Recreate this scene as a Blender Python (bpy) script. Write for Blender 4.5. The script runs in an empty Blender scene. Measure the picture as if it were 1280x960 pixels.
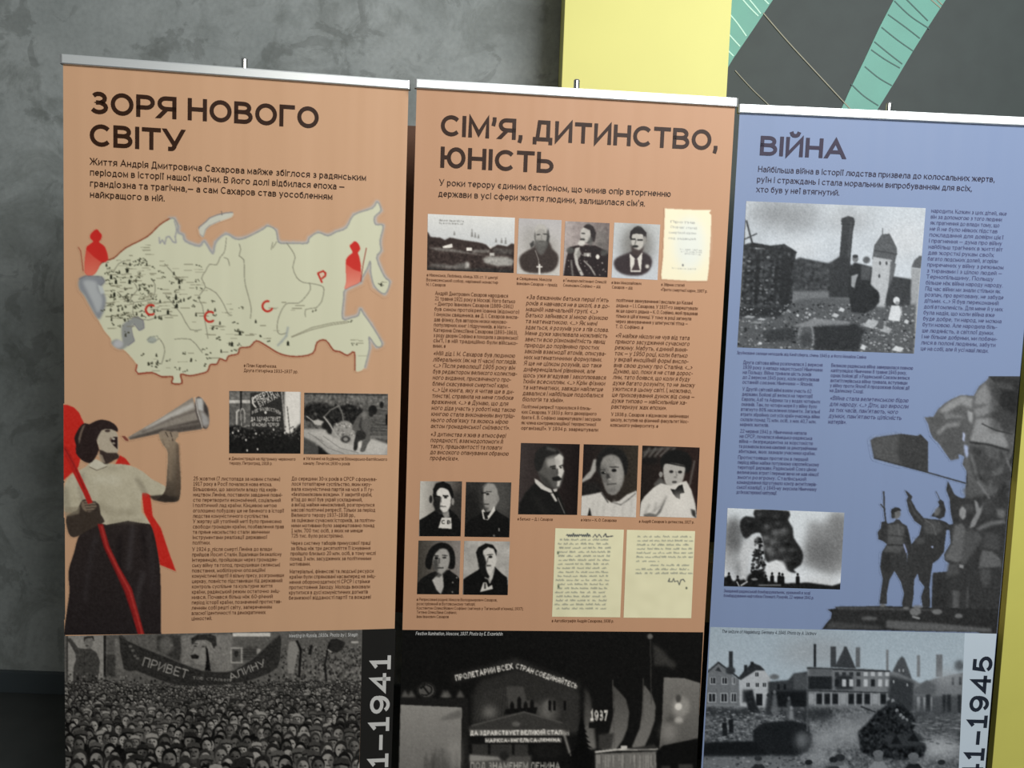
import bpy, bmesh, math, random
import numpy as np
from mathutils import Matrix, Vector

SC = bpy.context.scene
COL = SC.collection

# ------------------------------------------------------------------ camera
F_PX = 1056.24
PITCH, ROLL = math.radians(4.782), math.radians(2.1107)
CAM_Z = 1.46
cp, sp, cr_, sr = math.cos(PITCH), math.sin(PITCH), math.cos(ROLL), math.sin(ROLL)
R0, U0, FW = Vector((1, 0, 0)), Vector((0, sp, cp)), Vector((0, cp, -sp))
RA = R0 * cr_ + U0 * sr
UA = -R0 * sr + U0 * cr_
cam = bpy.data.cameras.new('camera')
cam.sensor_fit = 'HORIZONTAL'
cam.sensor_width = 36.0
cam.lens = F_PX * 36.0 / 1280.0
cam.clip_start = 0.05
camo = bpy.data.objects.new('camera', cam)
M = Matrix((RA, UA, -FW)).transposed().to_4x4()
M.translation = Vector((0, 0, CAM_Z))
camo.matrix_world = M
COL.objects.link(camo)
SC.camera = camo

# ------------------------------------------------------------------ world, lights, exposure
SC.view_settings.view_transform = 'Standard'
SC.view_settings.look = 'None'
SC.view_settings.gamma = 1.0
SC.view_settings.exposure = 0.0
world = bpy.data.worlds.new('world')
world.use_nodes = True
world.node_tree.nodes['Background'].inputs[0].default_value = (0.93, 0.98, 0.97, 1)
world.node_tree.nodes['Background'].inputs[1].default_value = 0.095
SC.world = world

def area_light(name, loc, target, sx, sy, power, color):
    l = bpy.data.lights.new(name, 'AREA')
    l.shape = 'RECTANGLE'; l.size = sx; l.size_y = sy
    l.energy = power; l.color = color
    o = bpy.data.objects.new(name, l)
    o.location = loc
    d = Vector(target) - Vector(loc)
    o.rotation_euler = d.to_track_quat('-Z', 'Y').to_euler()
    COL.objects.link(o)
    return o

# tall daylight window behind the camera on the right, and an added frontal fill
area_light('window_daylight', (2.0, -1.0, 3.5), (0.4, 2.6, 1.9), 2.3, 1.5, 186, (0.97, 0.99, 1.0))
area_light('side_window_daylight', (3.0, -0.7, 1.62), (1.3, 2.4, 1.55), 0.40, 1.5, 5.5, (0.92, 0.97, 1.0))

area_light('front_fill', (0.1, -1.6, 2.9), (0.2, 3.0, 1.4), 1.6, 0.6, 18, (1.0, 0.95, 0.86))  # added fill light, lifts the shadows and the dark gaps between banners

# ------------------------------------------------------------------ helpers
def srgb(c):
    out = []
    for v in c:
        v = v / 255.0
        out.append(v / 12.92 if v <= 0.04045 else ((v + 0.055) / 1.055) ** 2.4)
    return tuple(out)

def new_mat(name):
    m = bpy.data.materials.new(name)
    m.use_nodes = True
    nt = m.node_tree
    return m, nt, nt.nodes['Principled BSDF']

def simple_mat(name, rgb, rough=0.5, metal=0.0, spec=0.5, noise=0.0, nscale=20.0):
    m, nt, b = new_mat(name)
    b.inputs['Roughness'].default_value = rough
    b.inputs['Metallic'].default_value = metal
    b.inputs['Specular IOR Level'].default_value = spec
    c = srgb(rgb)
    if noise > 0:
        n = nt.nodes.new('ShaderNodeTexNoise'); n.inputs['Scale'].default_value = nscale
        n.inputs['Detail'].default_value = 5
        tc = nt.nodes.new('ShaderNodeTexCoord')
        nt.links.new(tc.outputs['Object'], n.inputs['Vector'])
        r = nt.nodes.new('ShaderNodeValToRGB')
        r.color_ramp.elements[0].position = 0.3; r.color_ramp.elements[1].position = 0.7
        r.color_ramp.elements[0].color = tuple(v * (1 - noise) for v in c) + (1,)
        r.color_ramp.elements[1].color = tuple(min(1, v * (1 + noise)) for v in c) + (1,)
        nt.links.new(n.outputs['Fac'], r.inputs['Fac'])
        nt.links.new(r.outputs['Color'], b.inputs['Base Color'])
    else:
        b.inputs['Base Color'].default_value = c + (1,)
    return m

def vinyl_mat(name, rgb=None, rough=0.44):
    """Printed roll-up sheet: plain colour or the 'print' colour attribute, satin,
    with the slight vertical rippling of a rolled vinyl."""
    m, nt, b = new_mat(name)
    b.inputs['Roughness'].default_value = rough
    b.inputs['Specular IOR Level'].default_value = 0.19
    if rgb is None:
        a = nt.nodes.new('ShaderNodeAttribute'); a.attribute_name = 'print'
        nt.links.new(a.outputs['Color'], b.inputs['Base Color'])
    else:
        b.inputs['Base Color'].default_value = srgb(rgb) + (1,)
    tc = nt.nodes.new('ShaderNodeTexCoord')
    geo = nt.nodes.new('ShaderNodeNewGeometry')
    mp = nt.nodes.new('ShaderNodeMapping'); mp.inputs['Scale'].default_value = (9.0, 0.0, 0.55)
    nt.links.new(geo.outputs['Position'], mp.inputs['Vector'])
    n = nt.nodes.new('ShaderNodeTexNoise'); n.inputs['Scale'].default_value = 1.0; n.inputs['Detail'].default_value = 2.0
    nt.links.new(mp.outputs['Vector'], n.inputs['Vector'])
    bp = nt.nodes.new('ShaderNodeBump'); bp.inputs['Strength'].default_value = 0.55; bp.inputs['Distance'].default_value = 0.010
    nt.links.new(n.outputs['Fac'], bp.inputs['Height'])
    nt.links.new(bp.outputs['Normal'], b.inputs['Normal'])
    return m

def link(name, me, parent=None, kind=None):
    o = bpy.data.objects.new(name, me)
    COL.objects.link(o)
    if parent: o.parent = parent
    if kind: o['kind'] = kind
    return o

def mesh_from(name, verts, faces, mat, smooth=False):
    me = bpy.data.meshes.new(name)
    me.from_pydata([tuple(v) for v in verts], [], faces)
    me.materials.append(mat)
    if smooth:
        for p in me.polygons: p.use_smooth = True
    me.update()
    return me

def bm_box(bm, x0, x1, y0, y1, z0, z1):
    vs = [bm.verts.new(p) for p in ((x0,y0,z0),(x1,y0,z0),(x1,y1,z0),(x0,y1,z0),(x0,y0,z1),(x1,y0,z1),(x1,y1,z1),(x0,y1,z1))]
    for f in ((0,3,2,1),(4,5,6,7),(0,1,5,4),(1,2,6,5),(2,3,7,6),(3,0,4,7)):
        bm.faces.new([vs[i] for i in f])

def box_obj(name, dims, mat, parent=None, kind=None, bevel=0.0, boxes=None, rot=0.0, loc=None):
    bm = bmesh.new()
    for d in (boxes or [dims]): bm_box(bm, *d)
    if bevel > 0:
        bmesh.ops.bevel(bm, geom=list(bm.edges), offset=bevel, segments=2, affect='EDGES', profile=0.7)
    me = bpy.data.meshes.new(name); bm.to_mesh(me); bm.free()
    me.materials.append(mat)
    o = link(name, me, parent, kind)
    if loc: o.location = loc
    if rot: o.rotation_euler = (0, 0, rot)
    return o

def bm_cyl(bm, p0, p1, r0, r1=None, seg=24):
    r1 = r0 if r1 is None else r1
    p0, p1 = Vector(p0), Vector(p1)
    d = (p1 - p0).normalized()
    a = d.orthogonal().normalized(); b = d.cross(a)
    rings = []
    for p, r in ((p0, r0), (p1, r1)):
        rings.append([bm.verts.new(p + (a * math.cos(t) + b * math.sin(t)) * r) for t in [2 * math.pi * k / seg for k in range(seg)]])
    for k in range(seg):
        bm.faces.new((rings[0][k], rings[0][(k+1) % seg], rings[1][(k+1) % seg], rings[1][k]))
    bm.faces.new(rings[0][::-1]); bm.faces.new(rings[1])

def bm_obj(name, bm, mat, parent=None, smooth=False):
    bmesh.ops.recalc_face_normals(bm, faces=bm.faces)
    me = bpy.data.meshes.new(name); bm.to_mesh(me); bm.free()
    me.materials.append(mat)
    if smooth:
        for p in me.polygons: p.use_smooth = True
    return link(name, me, parent)

# ------------------------------------------------------------------ banner frames
H_COL = 1.4505      # height of the coloured part of each sheet
BW = 0.85
# centre x, distance y, top of sheet above the camera, turn, lean
BANNERS = [(-0.7202, 2.2108, 0.5726, 0.1465, -0.0136),
           (0.1476, 2.2891, 0.5719, 0.0853, 0.0068),
           (1.0215, 2.3895, 0.5687, 0.0362, 0.0045)]
SHEET_BOTTOM = 0.085

class Banner:
    def __init__(self, i):
        cx, cy, zt, yaw, lean = BANNERS[i]
        self.cx, self.cy, self.zt, self.yaw, self.lean = cx, cy, zt + CAM_Z, yaw, lean
        self.cs, self.sn = math.cos(yaw), math.sin(yaw)
        self.root = None
    def depth(self, z):
        return self.lean * (self.zt - z) / H_COL
    def pt(self, x, z, off=0.0):
        return (x, self.depth(z) - off, z)
    def from_photo(self, px, py):
        """where the sight line of a measured photograph point meets this sheet -> (x, z) on the sheet"""
        px = np.asarray(px, float); py = np.asarray(py, float)
        X = (px - 640) / F_PX; V = (480 - py) / F_PX
        d = [FW[k] + RA[k] * X + UA[k] * V for k in range(3)]
        dx = d[0] * self.cs + d[1] * self.sn
        dy = -d[0] * self.sn + d[1] * self.cs
        dz = d[2]
        ox = -self.cx * self.cs - self.cy * self.sn
        oy = self.cx * self.sn - self.cy * self.cs
        k = self.lean / H_COL
        t = (k * (self.zt - CAM_Z) - oy) / (dy + k * dz)
        return ox + t * dx, CAM_Z + t * dz
    def fp(self, px, py):
        a, b = self.from_photo(px, py)
        return float(a), float(b)

BN = [Banner(i) for i in range(3)]

# ------------------------------------------------------------------ stroke alphabet
def arc(cx, cy, rx, ry, a0, a1, n=9):
    return [(cx + rx * math.cos(math.radians(a0 + (a1 - a0) * k / n)), cy + ry * math.sin(math.radians(a0 + (a1 - a0) * k / n))) for k in range(n + 1)]
G = {}
def g(chars, w, *strokes, h=1.0):
    for c in chars: G[c] = (w, h, strokes)
XH = 0.73
def caps(c, lc, w, *st):
    for k in c: G[k] = (w, 1.0, st)
    for k in lc: G[k] = (w * 0.80, XH, st)
caps('АA', '', .92, [(0,0),(.5,1),(1,0)], [(.18,.29),(.82,.29)])
caps('Б', '', .72, [(.92,1),(0,1),(0,0),(.55,0)] + arc(.55,.29,.45,.29,-90,90) + [(0,.58)])
caps('ВB', 'в', .74, [(0,0),(0,1),(.52,1)] + arc(.52,.77,.38,.23,90,-90) + [(0,.54)], [(0,0),(.56,0)] + arc(.56,.27,.44,.27,-90,90) + [(.5,.54)])
caps('Г', 'г', .60, [(0,0),(0,1),(1,1)])
caps('Д', 'д', .86, [(0,-.2),(0,0),(1,0),(1,-.2)], [(.16,0),(.28,1),(.84,1),(.84,0)])
caps('ЕE', '', .66, [(1,1),(0,1),(0,0),(1,0)], [(0,.52),(.9,.52)])
caps('Є', 'є', .80, arc(.5,.5,.5,.5,48,312,14), [(.02,.5),(.72,.5)])
caps('ЭЭ', 'э', .80, arc(.5,.5,.5,.5,132,-132,14), [(.98,.5),(.28,.5)])
caps('Ж', 'ж', 1.16, [(.5,0),(.5,1)], [(0,1),(.34,.52),(0,0)], [(1,1),(.66,.52),(1,0)], [(.34,.52),(.66,.52)])
caps('З', 'з', .70, arc(.5,.76,.42,.24,150,-90,10) + arc(.5,.26,.5,.26,90,-155,11), [(.3,.52),(.5,.52)])
caps('И', 'и', .76, [(0,1),(0,0),(1,1),(1,0)])
caps('Й', 'й', .76, [(0,1),(0,0),(1,1),(1,0)], arc(.5,1.34,.24,.14,180,360,6))
caps('ІI', '', .02, [(.5,0),(.5,1)])
caps('Ї', '', .30, [(.5,0),(.5,1)], [(0,1.22),(0.02,1.22)], [(.98,1.22),(1,1.22)])
caps('КK', 'кk', .76, [(0,0),(0,1)], [(.95,1),(.1,.46)], [(.32,.58),(1,0)])
caps('Л', 'л', .78, [(0,0),(.1,.05),(.24,1),(1,1),(1,0)])
caps('МM', 'м', .92, [(0,0),(0,1),(.5,.12),(1,1),(1,0)])
caps('НH', 'н', .76, [(0,0),(0,1)], [(1,0),(1,1)], [(0,.51),(1,.51)])
caps('ОO', 'оo', .90, arc(.5,.5,.5,.5,0,360,24))
caps('П', 'п', .76, [(0,0),(0,1),(1,1),(1,0)])
caps('РP', '', .72, [(0,0),(0,1),(.55,1)] + arc(.55,.71,.45,.29,90,-90) + [(0,.42)])
caps('СC', 'сc', .82, arc(.56,.5,.56,.5,42,318,18))
caps('ТT', 'т', .74, [(0,1),(1,1)], [(.5,0),(.5,1)])
caps('У', '', .84, [(0,1),(.5,.28)], [(1,1),(.52,.16)] + arc(.34,.2,.2,.2,-20,-90,4) + [(.16,0)])
caps('Ф', '', .96, [(.5,0),(.5,1)], arc(.5,.52,.5,.33,0,360,20))
caps('ХX', 'хx', .80, [(0,0),(1,1)], [(0,1),(1,0)])
caps('Ц', 'ц', .84, [(0,1),(0,0),(1,0),(1,-.2)], [(.84,0),(.84,1)])
caps('Ч', 'ч', .72, [(0,1),(0,.62)] + arc(.3,.62,.3,.22,180,270,4) + [(1,.4)], [(1,0),(1,1)])
caps('Ш', 'ш', 1.06, [(0,1),(0,0),(1,0),(1,1)], [(.5,0),(.5,1)])
caps('Щ', 'щ', 1.12, [(0,1),(0,0),(1,0),(1,-.2)], [(.46,0),(.46,1)], [(.92,0),(.92,1)])
caps('Ь', 'ь', .70, [(0,1),(0,0),(.55,0)] + arc(.55,.29,.45,.29,-90,90) + [(0,.58)])
caps('Ы', 'ы', .92, [(0,1),(0,0),(.4,0)] + arc(.4,.29,.3,.29,-90,90) + [(0,.58)], [(1,0),(1,1)])
caps('Ю', 'ю', 1.08, [(0,0),(0,1)], [(0,.5),(.3,.5)], arc(.65,.5,.35,.5,0,360,22))
caps('Я', 'я', .74, [(1,0),(1,1),(.42,1)] + arc(.42,.71,.42,.29,90,270) + [(1,.42)], [(.5,.42),(.02,0)])
caps('D', '', .82, [(0,0),(0,1),(.5,1)] + arc(.5,.5,.5,.5,90,-90,12) + [(0,0)])
caps('F', '', .62, [(0,0),(0,1),(1,1)], [(0,.5),(.85,.5)])
caps('G', '', .86, arc(.52,.5,.52,.5,44,340,18) + [(.98,.46),(.6,.46)])
caps('S', 's', .70, arc(.5,.75,.45,.25,30,270,10) + arc(.5,.25,.48,.25,90,-155,10))
caps('U', '', .76, [(0,1),(0,.4)] + arc(.5,.4,.5,.4,180,360,10) + [(1,1)])
caps('R', '', .74, [(0,0),(0,1),(.55,1)] + arc(.55,.73,.45,.27,90,-90) + [(0,.46)], [(.5,.46),(1,0)])
caps('', 'v', .80, [(0,1),(.5,0),(1,1)])
caps('', 'w', 1.1, [(0,1),(.26,0),(.5,1),(.74,0),(1,1)])
caps('', 'z', .70, [(0,1),(1,1),(0,0),(1,0)])
g('аa', .58, [(1,0),(1,.66)] + arc(.5,.66,.5,.34,0,155,7), arc(.42,.29,.42,.29,90,270,7) + [(.55,0),(1,.2)], [(.42,.58),(1,.58)], h=XH)
g('еe', .62, [(0,.52),(1,.52)] + arc(.5,.52,.5,.48,0,315,16), h=XH)
g('рp', .60, [(0,-.38),(0,1)], arc(.5,.5,.5,.5,0,360,16), h=XH)
g('уy', .60, [(0,1),(.5,.1)], [(1,1),(.42,-.22)] + [(.3,-.36),(.05,-.36)], h=XH)
g('фф', .92, [(.5,-.38),(.5,1.35)], arc(.5,.5,.5,.48,0,360,18), h=XH)
g('б', .62, arc(.5,.5,.5,.5,0,360,16), [(.0,.5),(.02,1.0),(.3,1.26),(.92,1.38)], h=XH)
g('іi', .02, [(.5,0),(.5,1)], [(.5,1.28),(.5,1.42)], h=XH)
g('ї', .26, [(.5,0),(.5,1)], [(0,1.28),(0,1.42)], [(1,1.28),(1,1.42)], h=XH)
g('b', .60, [(0,0),(0,1.37)], arc(.5,.5,.5,.5,0,360,16), h=XH)
g('d', .60, [(1,0),(1,1.37)], arc(.5,.5,.5,.5,0,360,16), h=XH)
g('h', .56, [(0,0),(0,1.37)], [(0,.6)] + arc(.5,.6,.5,.4,180,0,8) + [(1,0)], h=XH)
g('n', .56, [(0,0),(0,1)], [(0,.6)] + arc(.5,.6,.5,.4,180,0,8) + [(1,0)], h=XH)
g('m', .9, [(0,0),(0,1)], [(0,.7)] + arc(.25,.7,.25,.3,180,0,6) + [(.5,0)], [(.5,.7)] + arc(.75,.7,.25,.3,180,0,6) + [(1,0)], h=XH)
g('u', .56, [(0,1),(0,.4)] + arc(.5,.4,.5,.4,180,360,8) + [(1,.4)], [(1,0),(1,1)], h=XH)
g('r', .34, [(0,0),(0,1)], [(0,.6),(.4,.95),(1,1)], h=XH)
g('t', .36, [(.4,1.3),(.4,0),(1,0)], [(0,1),(1,1)], h=XH)
g('f', .36, [(.4,0),(.4,1.2),(1,1.37)], [(0,1),(1,1)], h=XH)
g('l', .02, [(.5,0),(.5,1.37)], h=XH)
g('g', .60, arc(.5,.5,.5,.5,0,360,16), [(1,1),(1,-.1)] + arc(.5,-.1,.5,.28,0,-150,6), h=XH)
g('1', .36, [(0,.74),(.62,1),(.62,0)])
G['1'] = (.50, 1.0, ([(.02,.76),(.52,1),(.52,0)], [(0,0),(1,0)]))
g('2', .64, arc(.5,.72,.48,.28,160,-35,9) + [(0,0),(1,0)])
g('3', .66, arc(.5,.76,.42,.24,150,-90,10) + arc(.5,.26,.5,.26,90,-155,11), [(.3,.52),(.5,.52)])
g('4', .72, [(.74,0),(.74,1),(0,.26),(1,.26)])
g('5', .66, [(.92,1),(.14,1),(.06,.48)] + arc(.5,.31,.5,.31,110,-155,13))
g('6', .68, arc(.5,.31,.5,.31,0,360,16), [(.02,.36),(.12,.72),(.62,1)])
g('7', .62, [(0,1),(1,1),(.35,0)])
g('8', .68, arc(.5,.77,.4,.23,0,360,14), arc(.5,.28,.5,.28,0,360,16))
g('9', .68, arc(.5,.69,.5,.31,0,360,16), arc(.5,.5,.5,.5,0,-140,10))
g('0', .68, arc(.5,.5,.5,.5,0,360,20))
g('.', .02, [(.5,0),(.5,.03)])
g(',', .10, [(.7,.06),(.7,-.02),(0,-.16)])
g(':', .02, [(.5,0),(.5,.03)], [(.5,.6),(.5,.63)])
g(';', .10, [(.7,.06),(.7,-.02),(0,-.16)], [(.7,.6),(.7,.63)])
g("’'", .10, [(.8,1.02),(.8,.92),(.0,.74)])
g('-', .30, [(0,.38),(1,.38)])
g('–', .56, [(0,.38),(1,.38)])
g('—', .86, [(0,.38),(1,.38)])
g('«', .50, [(.45,.62),(0,.36),(.45,.1)], [(1,.62),(.55,.36),(1,.1)])
g('»', .50, [(0,.62),(.45,.36),(0,.1)], [(.55,.62),(1,.36),(.55,.1)])
g('<', .5, [(1,.75),(0,.4),(1,.05)])
g('>', .5, [(0,.75),(1,.4),(0,.05)])
g('…', .60, [(0,0),(0,.03)], [(.5,0),(.5,.03)], [(1,0),(1,.03)])
g('(', .22, [(1,1.1),(.2,.8),(0,.45),(.2,.1),(1,-.2)])
g(')', .22, [(0,1.1),(.8,.8),(1,.45),(.8,.1),(0,-.2)])
g('%', .9, arc(.2,.8,.2,.2,0,360,10), arc(.8,.2,.2,.2,0,360,10), [(.1,0),(.9,1)])
g('!', .02, [(.5,0),(.5,.03)], [(.5,.3),(.5,1)])

def stroke_polys(text, weight=0.14, gap=0.17, space=0.40, slant=0.0):
    """-> (list of (verts list, faces list)), total width in cap-height units"""
    out = []; x = 0.0
    for ch in text:
        if ch == ' ': x += space; continue
        if ch == '●':
            v = [(x + .34 + .36 * math.cos(a), .36 + .40 * math.sin(a)) for a in [2*math.pi*k/14 for k in range(14)]]
            out.append((v, [tuple(range(14))])); x += .68 + gap; continue
        if ch not in G: x += space; continue
        w, h, sts = G[ch]
        t = weight
        W = max(0.0, w - t * 0.3); Hh = h - t
        for st in sts:
            P = [(x + t/2 + p[0] * W, t/2 + p[1] * Hh) for p in st]
            Q = [P[0]]
            for p in P[1:]:
                if math.hypot(p[0]-Q[-1][0], p[1]-Q[-1][1]) > 1e-4: Q.append(p)
            P = Q
            if len(P) < 2:
                P = [P[0], (P[0][0], P[0][1] + .001)]
            closed = math.hypot(P[0][0]-P[-1][0], P[0][1]-P[-1][1]) < 1e-3 and len(P) > 3
            if closed: P = P[:-1]
            n = len(P); L = []; Rr = []
            for i in range(n):
                if closed or 0 < i < n-1:
                    a, b, c = P[(i-1) % n], P[i], P[(i+1) % n]
                    d1 = Vector((b[0]-a[0], b[1]-a[1])).normalized(); d2 = Vector((c[0]-b[0], c[1]-b[1])).normalized()
                    n1 = Vector((-d1.y, d1.x)); n2 = Vector((-d2.y, d2.x)); m = n1 + n2
                    if m.length < 1e-3: m = n1
                    m.normalize(); k = t/2 / max(0.42, m.dot(n1))
                    L.append((b[0]+m.x*k, b[1]+m.y*k)); Rr.append((b[0]-m.x*k, b[1]-m.y*k))
                else:
                    b = P[i]; o = P[1] if i == 0 else P[n-2]
                    d = Vector((b[0]-o[0], b[1]-o[1])).normalized()   # outward
                    nn = Vector((-d.y, d.x)) if i else Vector((d.y, -d.x))
                    l0 = (b[0]+nn.x*t/2, b[1]+nn.y*t/2); r0 = (b[0]-nn.x*t/2, b[1]-nn.y*t/2)
                    yy = st[0][1] if i == 0 else st[-1][1]; xx = st[0][0] if i == 0 else st[-1][0]
                    if yy in (0, 1) and abs(d.y) > 0.35:
                        ty = b[1] + math.copysign(t/2, d.y)
                        l0 = (l0[0] + d.x/d.y*(ty-l0[1]), ty); r0 = (r0[0] + d.x/d.y*(ty-r0[1]), ty)
                    elif abs(d.x) > .9 and (xx in (0, 1)) or (abs(d.y) > .9):
                        l0 = (l0[0]+d.x*t/2, l0[1]+d.y*t/2); r0 = (r0[0]+d.x*t/2, r0[1]+d.y*t/2)
                    L.append(l0); Rr.append(r0)
            v = L + Rr
            f = [(i, i+n, i+1+n, i+1) for i in range(n-1)]
            if closed: f.append((n-1, 2*n-1, n, 0))
            out.append((v, f))
        x += W + t + gap
    if slant:
        out = [([(a + b*slant, b) for a, b in v], f) for v, f in out]
    return out, max(x - gap, 0.01)

class TextBlock:
    def __init__(self): self.v = []; self.f = []
    def add(self, polys, M2, bn, off):
        for n_, (v, f) in enumerate(polys):
            k = len(self.v); o2 = off + (n_ % 5) * 3e-5      # ink strokes never exactly coplanar
            for a, b in v:
                x, z = M2(a, b)
                self.v.append(bn.pt(x, z, o2))
            self.f += [tuple(i + k for i in q) for q in f]
    def line(self, bn, text, x0, y0, x1, cap, weight=.14, slant=0.0, off=0.0011, gap=0.17):
        """baseline starts at photo point (x0,y0), line runs level on the sheet to photo x x1; cap = cap height in photo px"""
        polys, w = stroke_polys(text, weight, gap, slant=slant)
        u0, z0 = bn.fp(x0, y0)
        # end: same z on the sheet at photo column x1 (slope found iteratively)
        yy = y0
        for _ in range(4):
            u1, z1 = bn.fp(x1, yy); _, zb = bn.fp(x1, yy + 1)
            yy += (z0 - z1) / (zb - z1)
        u1, _ = bn.fp(x1, yy)
        _, zc = bn.fp(x0, y0 - cap)
        s = zc - z0; kx = (u1 - u0) / w
        self.add(polys, lambda a, b: (u0 + a * kx, z0 + b * s), bn, off)
    def vertical(self, bn, text, x0, y0, y1, cap, weight=.15, off=0.0011):
        """text reading upwards; baseline on the right, from photo (x0,y0) up to y1"""
        polys, w = stroke_polys(text, weight, .17)
        u0, z0 = bn.fp(x0, y0); _, z1 = bn.fp(x0, y1); uc, _ = bn.fp(x0 - cap, y0)
        s = u0 - uc; k = (z1 - z0) / w
        self.add(polys, lambda a, b: (u0 - b * s, z0 + a * k), bn, off)
    def build(self, name, mat, parent):
        me = mesh_from(name, self.v, self.f, mat)
        return link(name, me, parent)

def text_obj(name, bn, parent, mat, lines, weight=.14, slant=0.0, gap=.17):
    tb = TextBlock()
    for (t, x0, y0, x1, cap) in lines: tb.line(bn, t, x0, y0, x1, cap, weight, slant, gap=gap)
    return tb.build(name, mat, parent)

def column(name, bn, parent, mat, x0, y0, xl, yl, rows, cap=5.6, weight=.15, slant=0.0):
    n = len(rows); lines = []
    for i, (t, xe) in enumerate(rows):
        k = i / max(1, n-1)
        lines.append((t, x0 + (xl-x0)*k, y0 + (yl-y0)*k + cap*0.42, xe, cap))
    return text_obj(name, bn, parent, mat, lines, weight, slant)

# ------------------------------------------------------------------ picture painter (flat print)
def gk(s):
    r = max(1, int(math.ceil(s * 2.6)))
    k = np.exp(-0.5 * (np.arange(-r, r+1) / s) ** 2); return k / k.sum(), r
def gblur(a, s):
    if s < 0.25: return a
    k, r = gk(s)
    for ax in (0, 1):
        pad = [(0, 0)] * a.ndim; pad[ax] = (r, r)
        b = np.pad(a, pad, mode='edge'); o = np.zeros_like(a)
        n = a.shape[ax]
        for i, w in enumerate(k):
            sl = [slice(None)] * a.ndim; sl[ax] = slice(i, i + n)
            o += w * b[tuple(sl)]
        a = o
    return a
def smooth(pts, n=4, closed=True):
    P = [np.array(p, float) for p in pts]; N = len(P); out = []
    rng = range(N) if closed else range(N-1)
    for i in rng:
        p0 = P[(i-1) % N] if closed or i > 0 else P[i]; p1 = P[i]; p2 = P[(i+1) % N]
        p3 = P[(i+2) % N] if closed or i+2 < N else p2
        for k in range(n):
            t = k / n
            out.append(tuple(0.5*((2*p1) + (-p0+p2)*t + (2*p0-5*p1+4*p2-p3)*t*t + (-p0+3*p1-3*p2+p3)*t**3)))
    if not closed: out.append(tuple(P[-1]))
    return out

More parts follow.
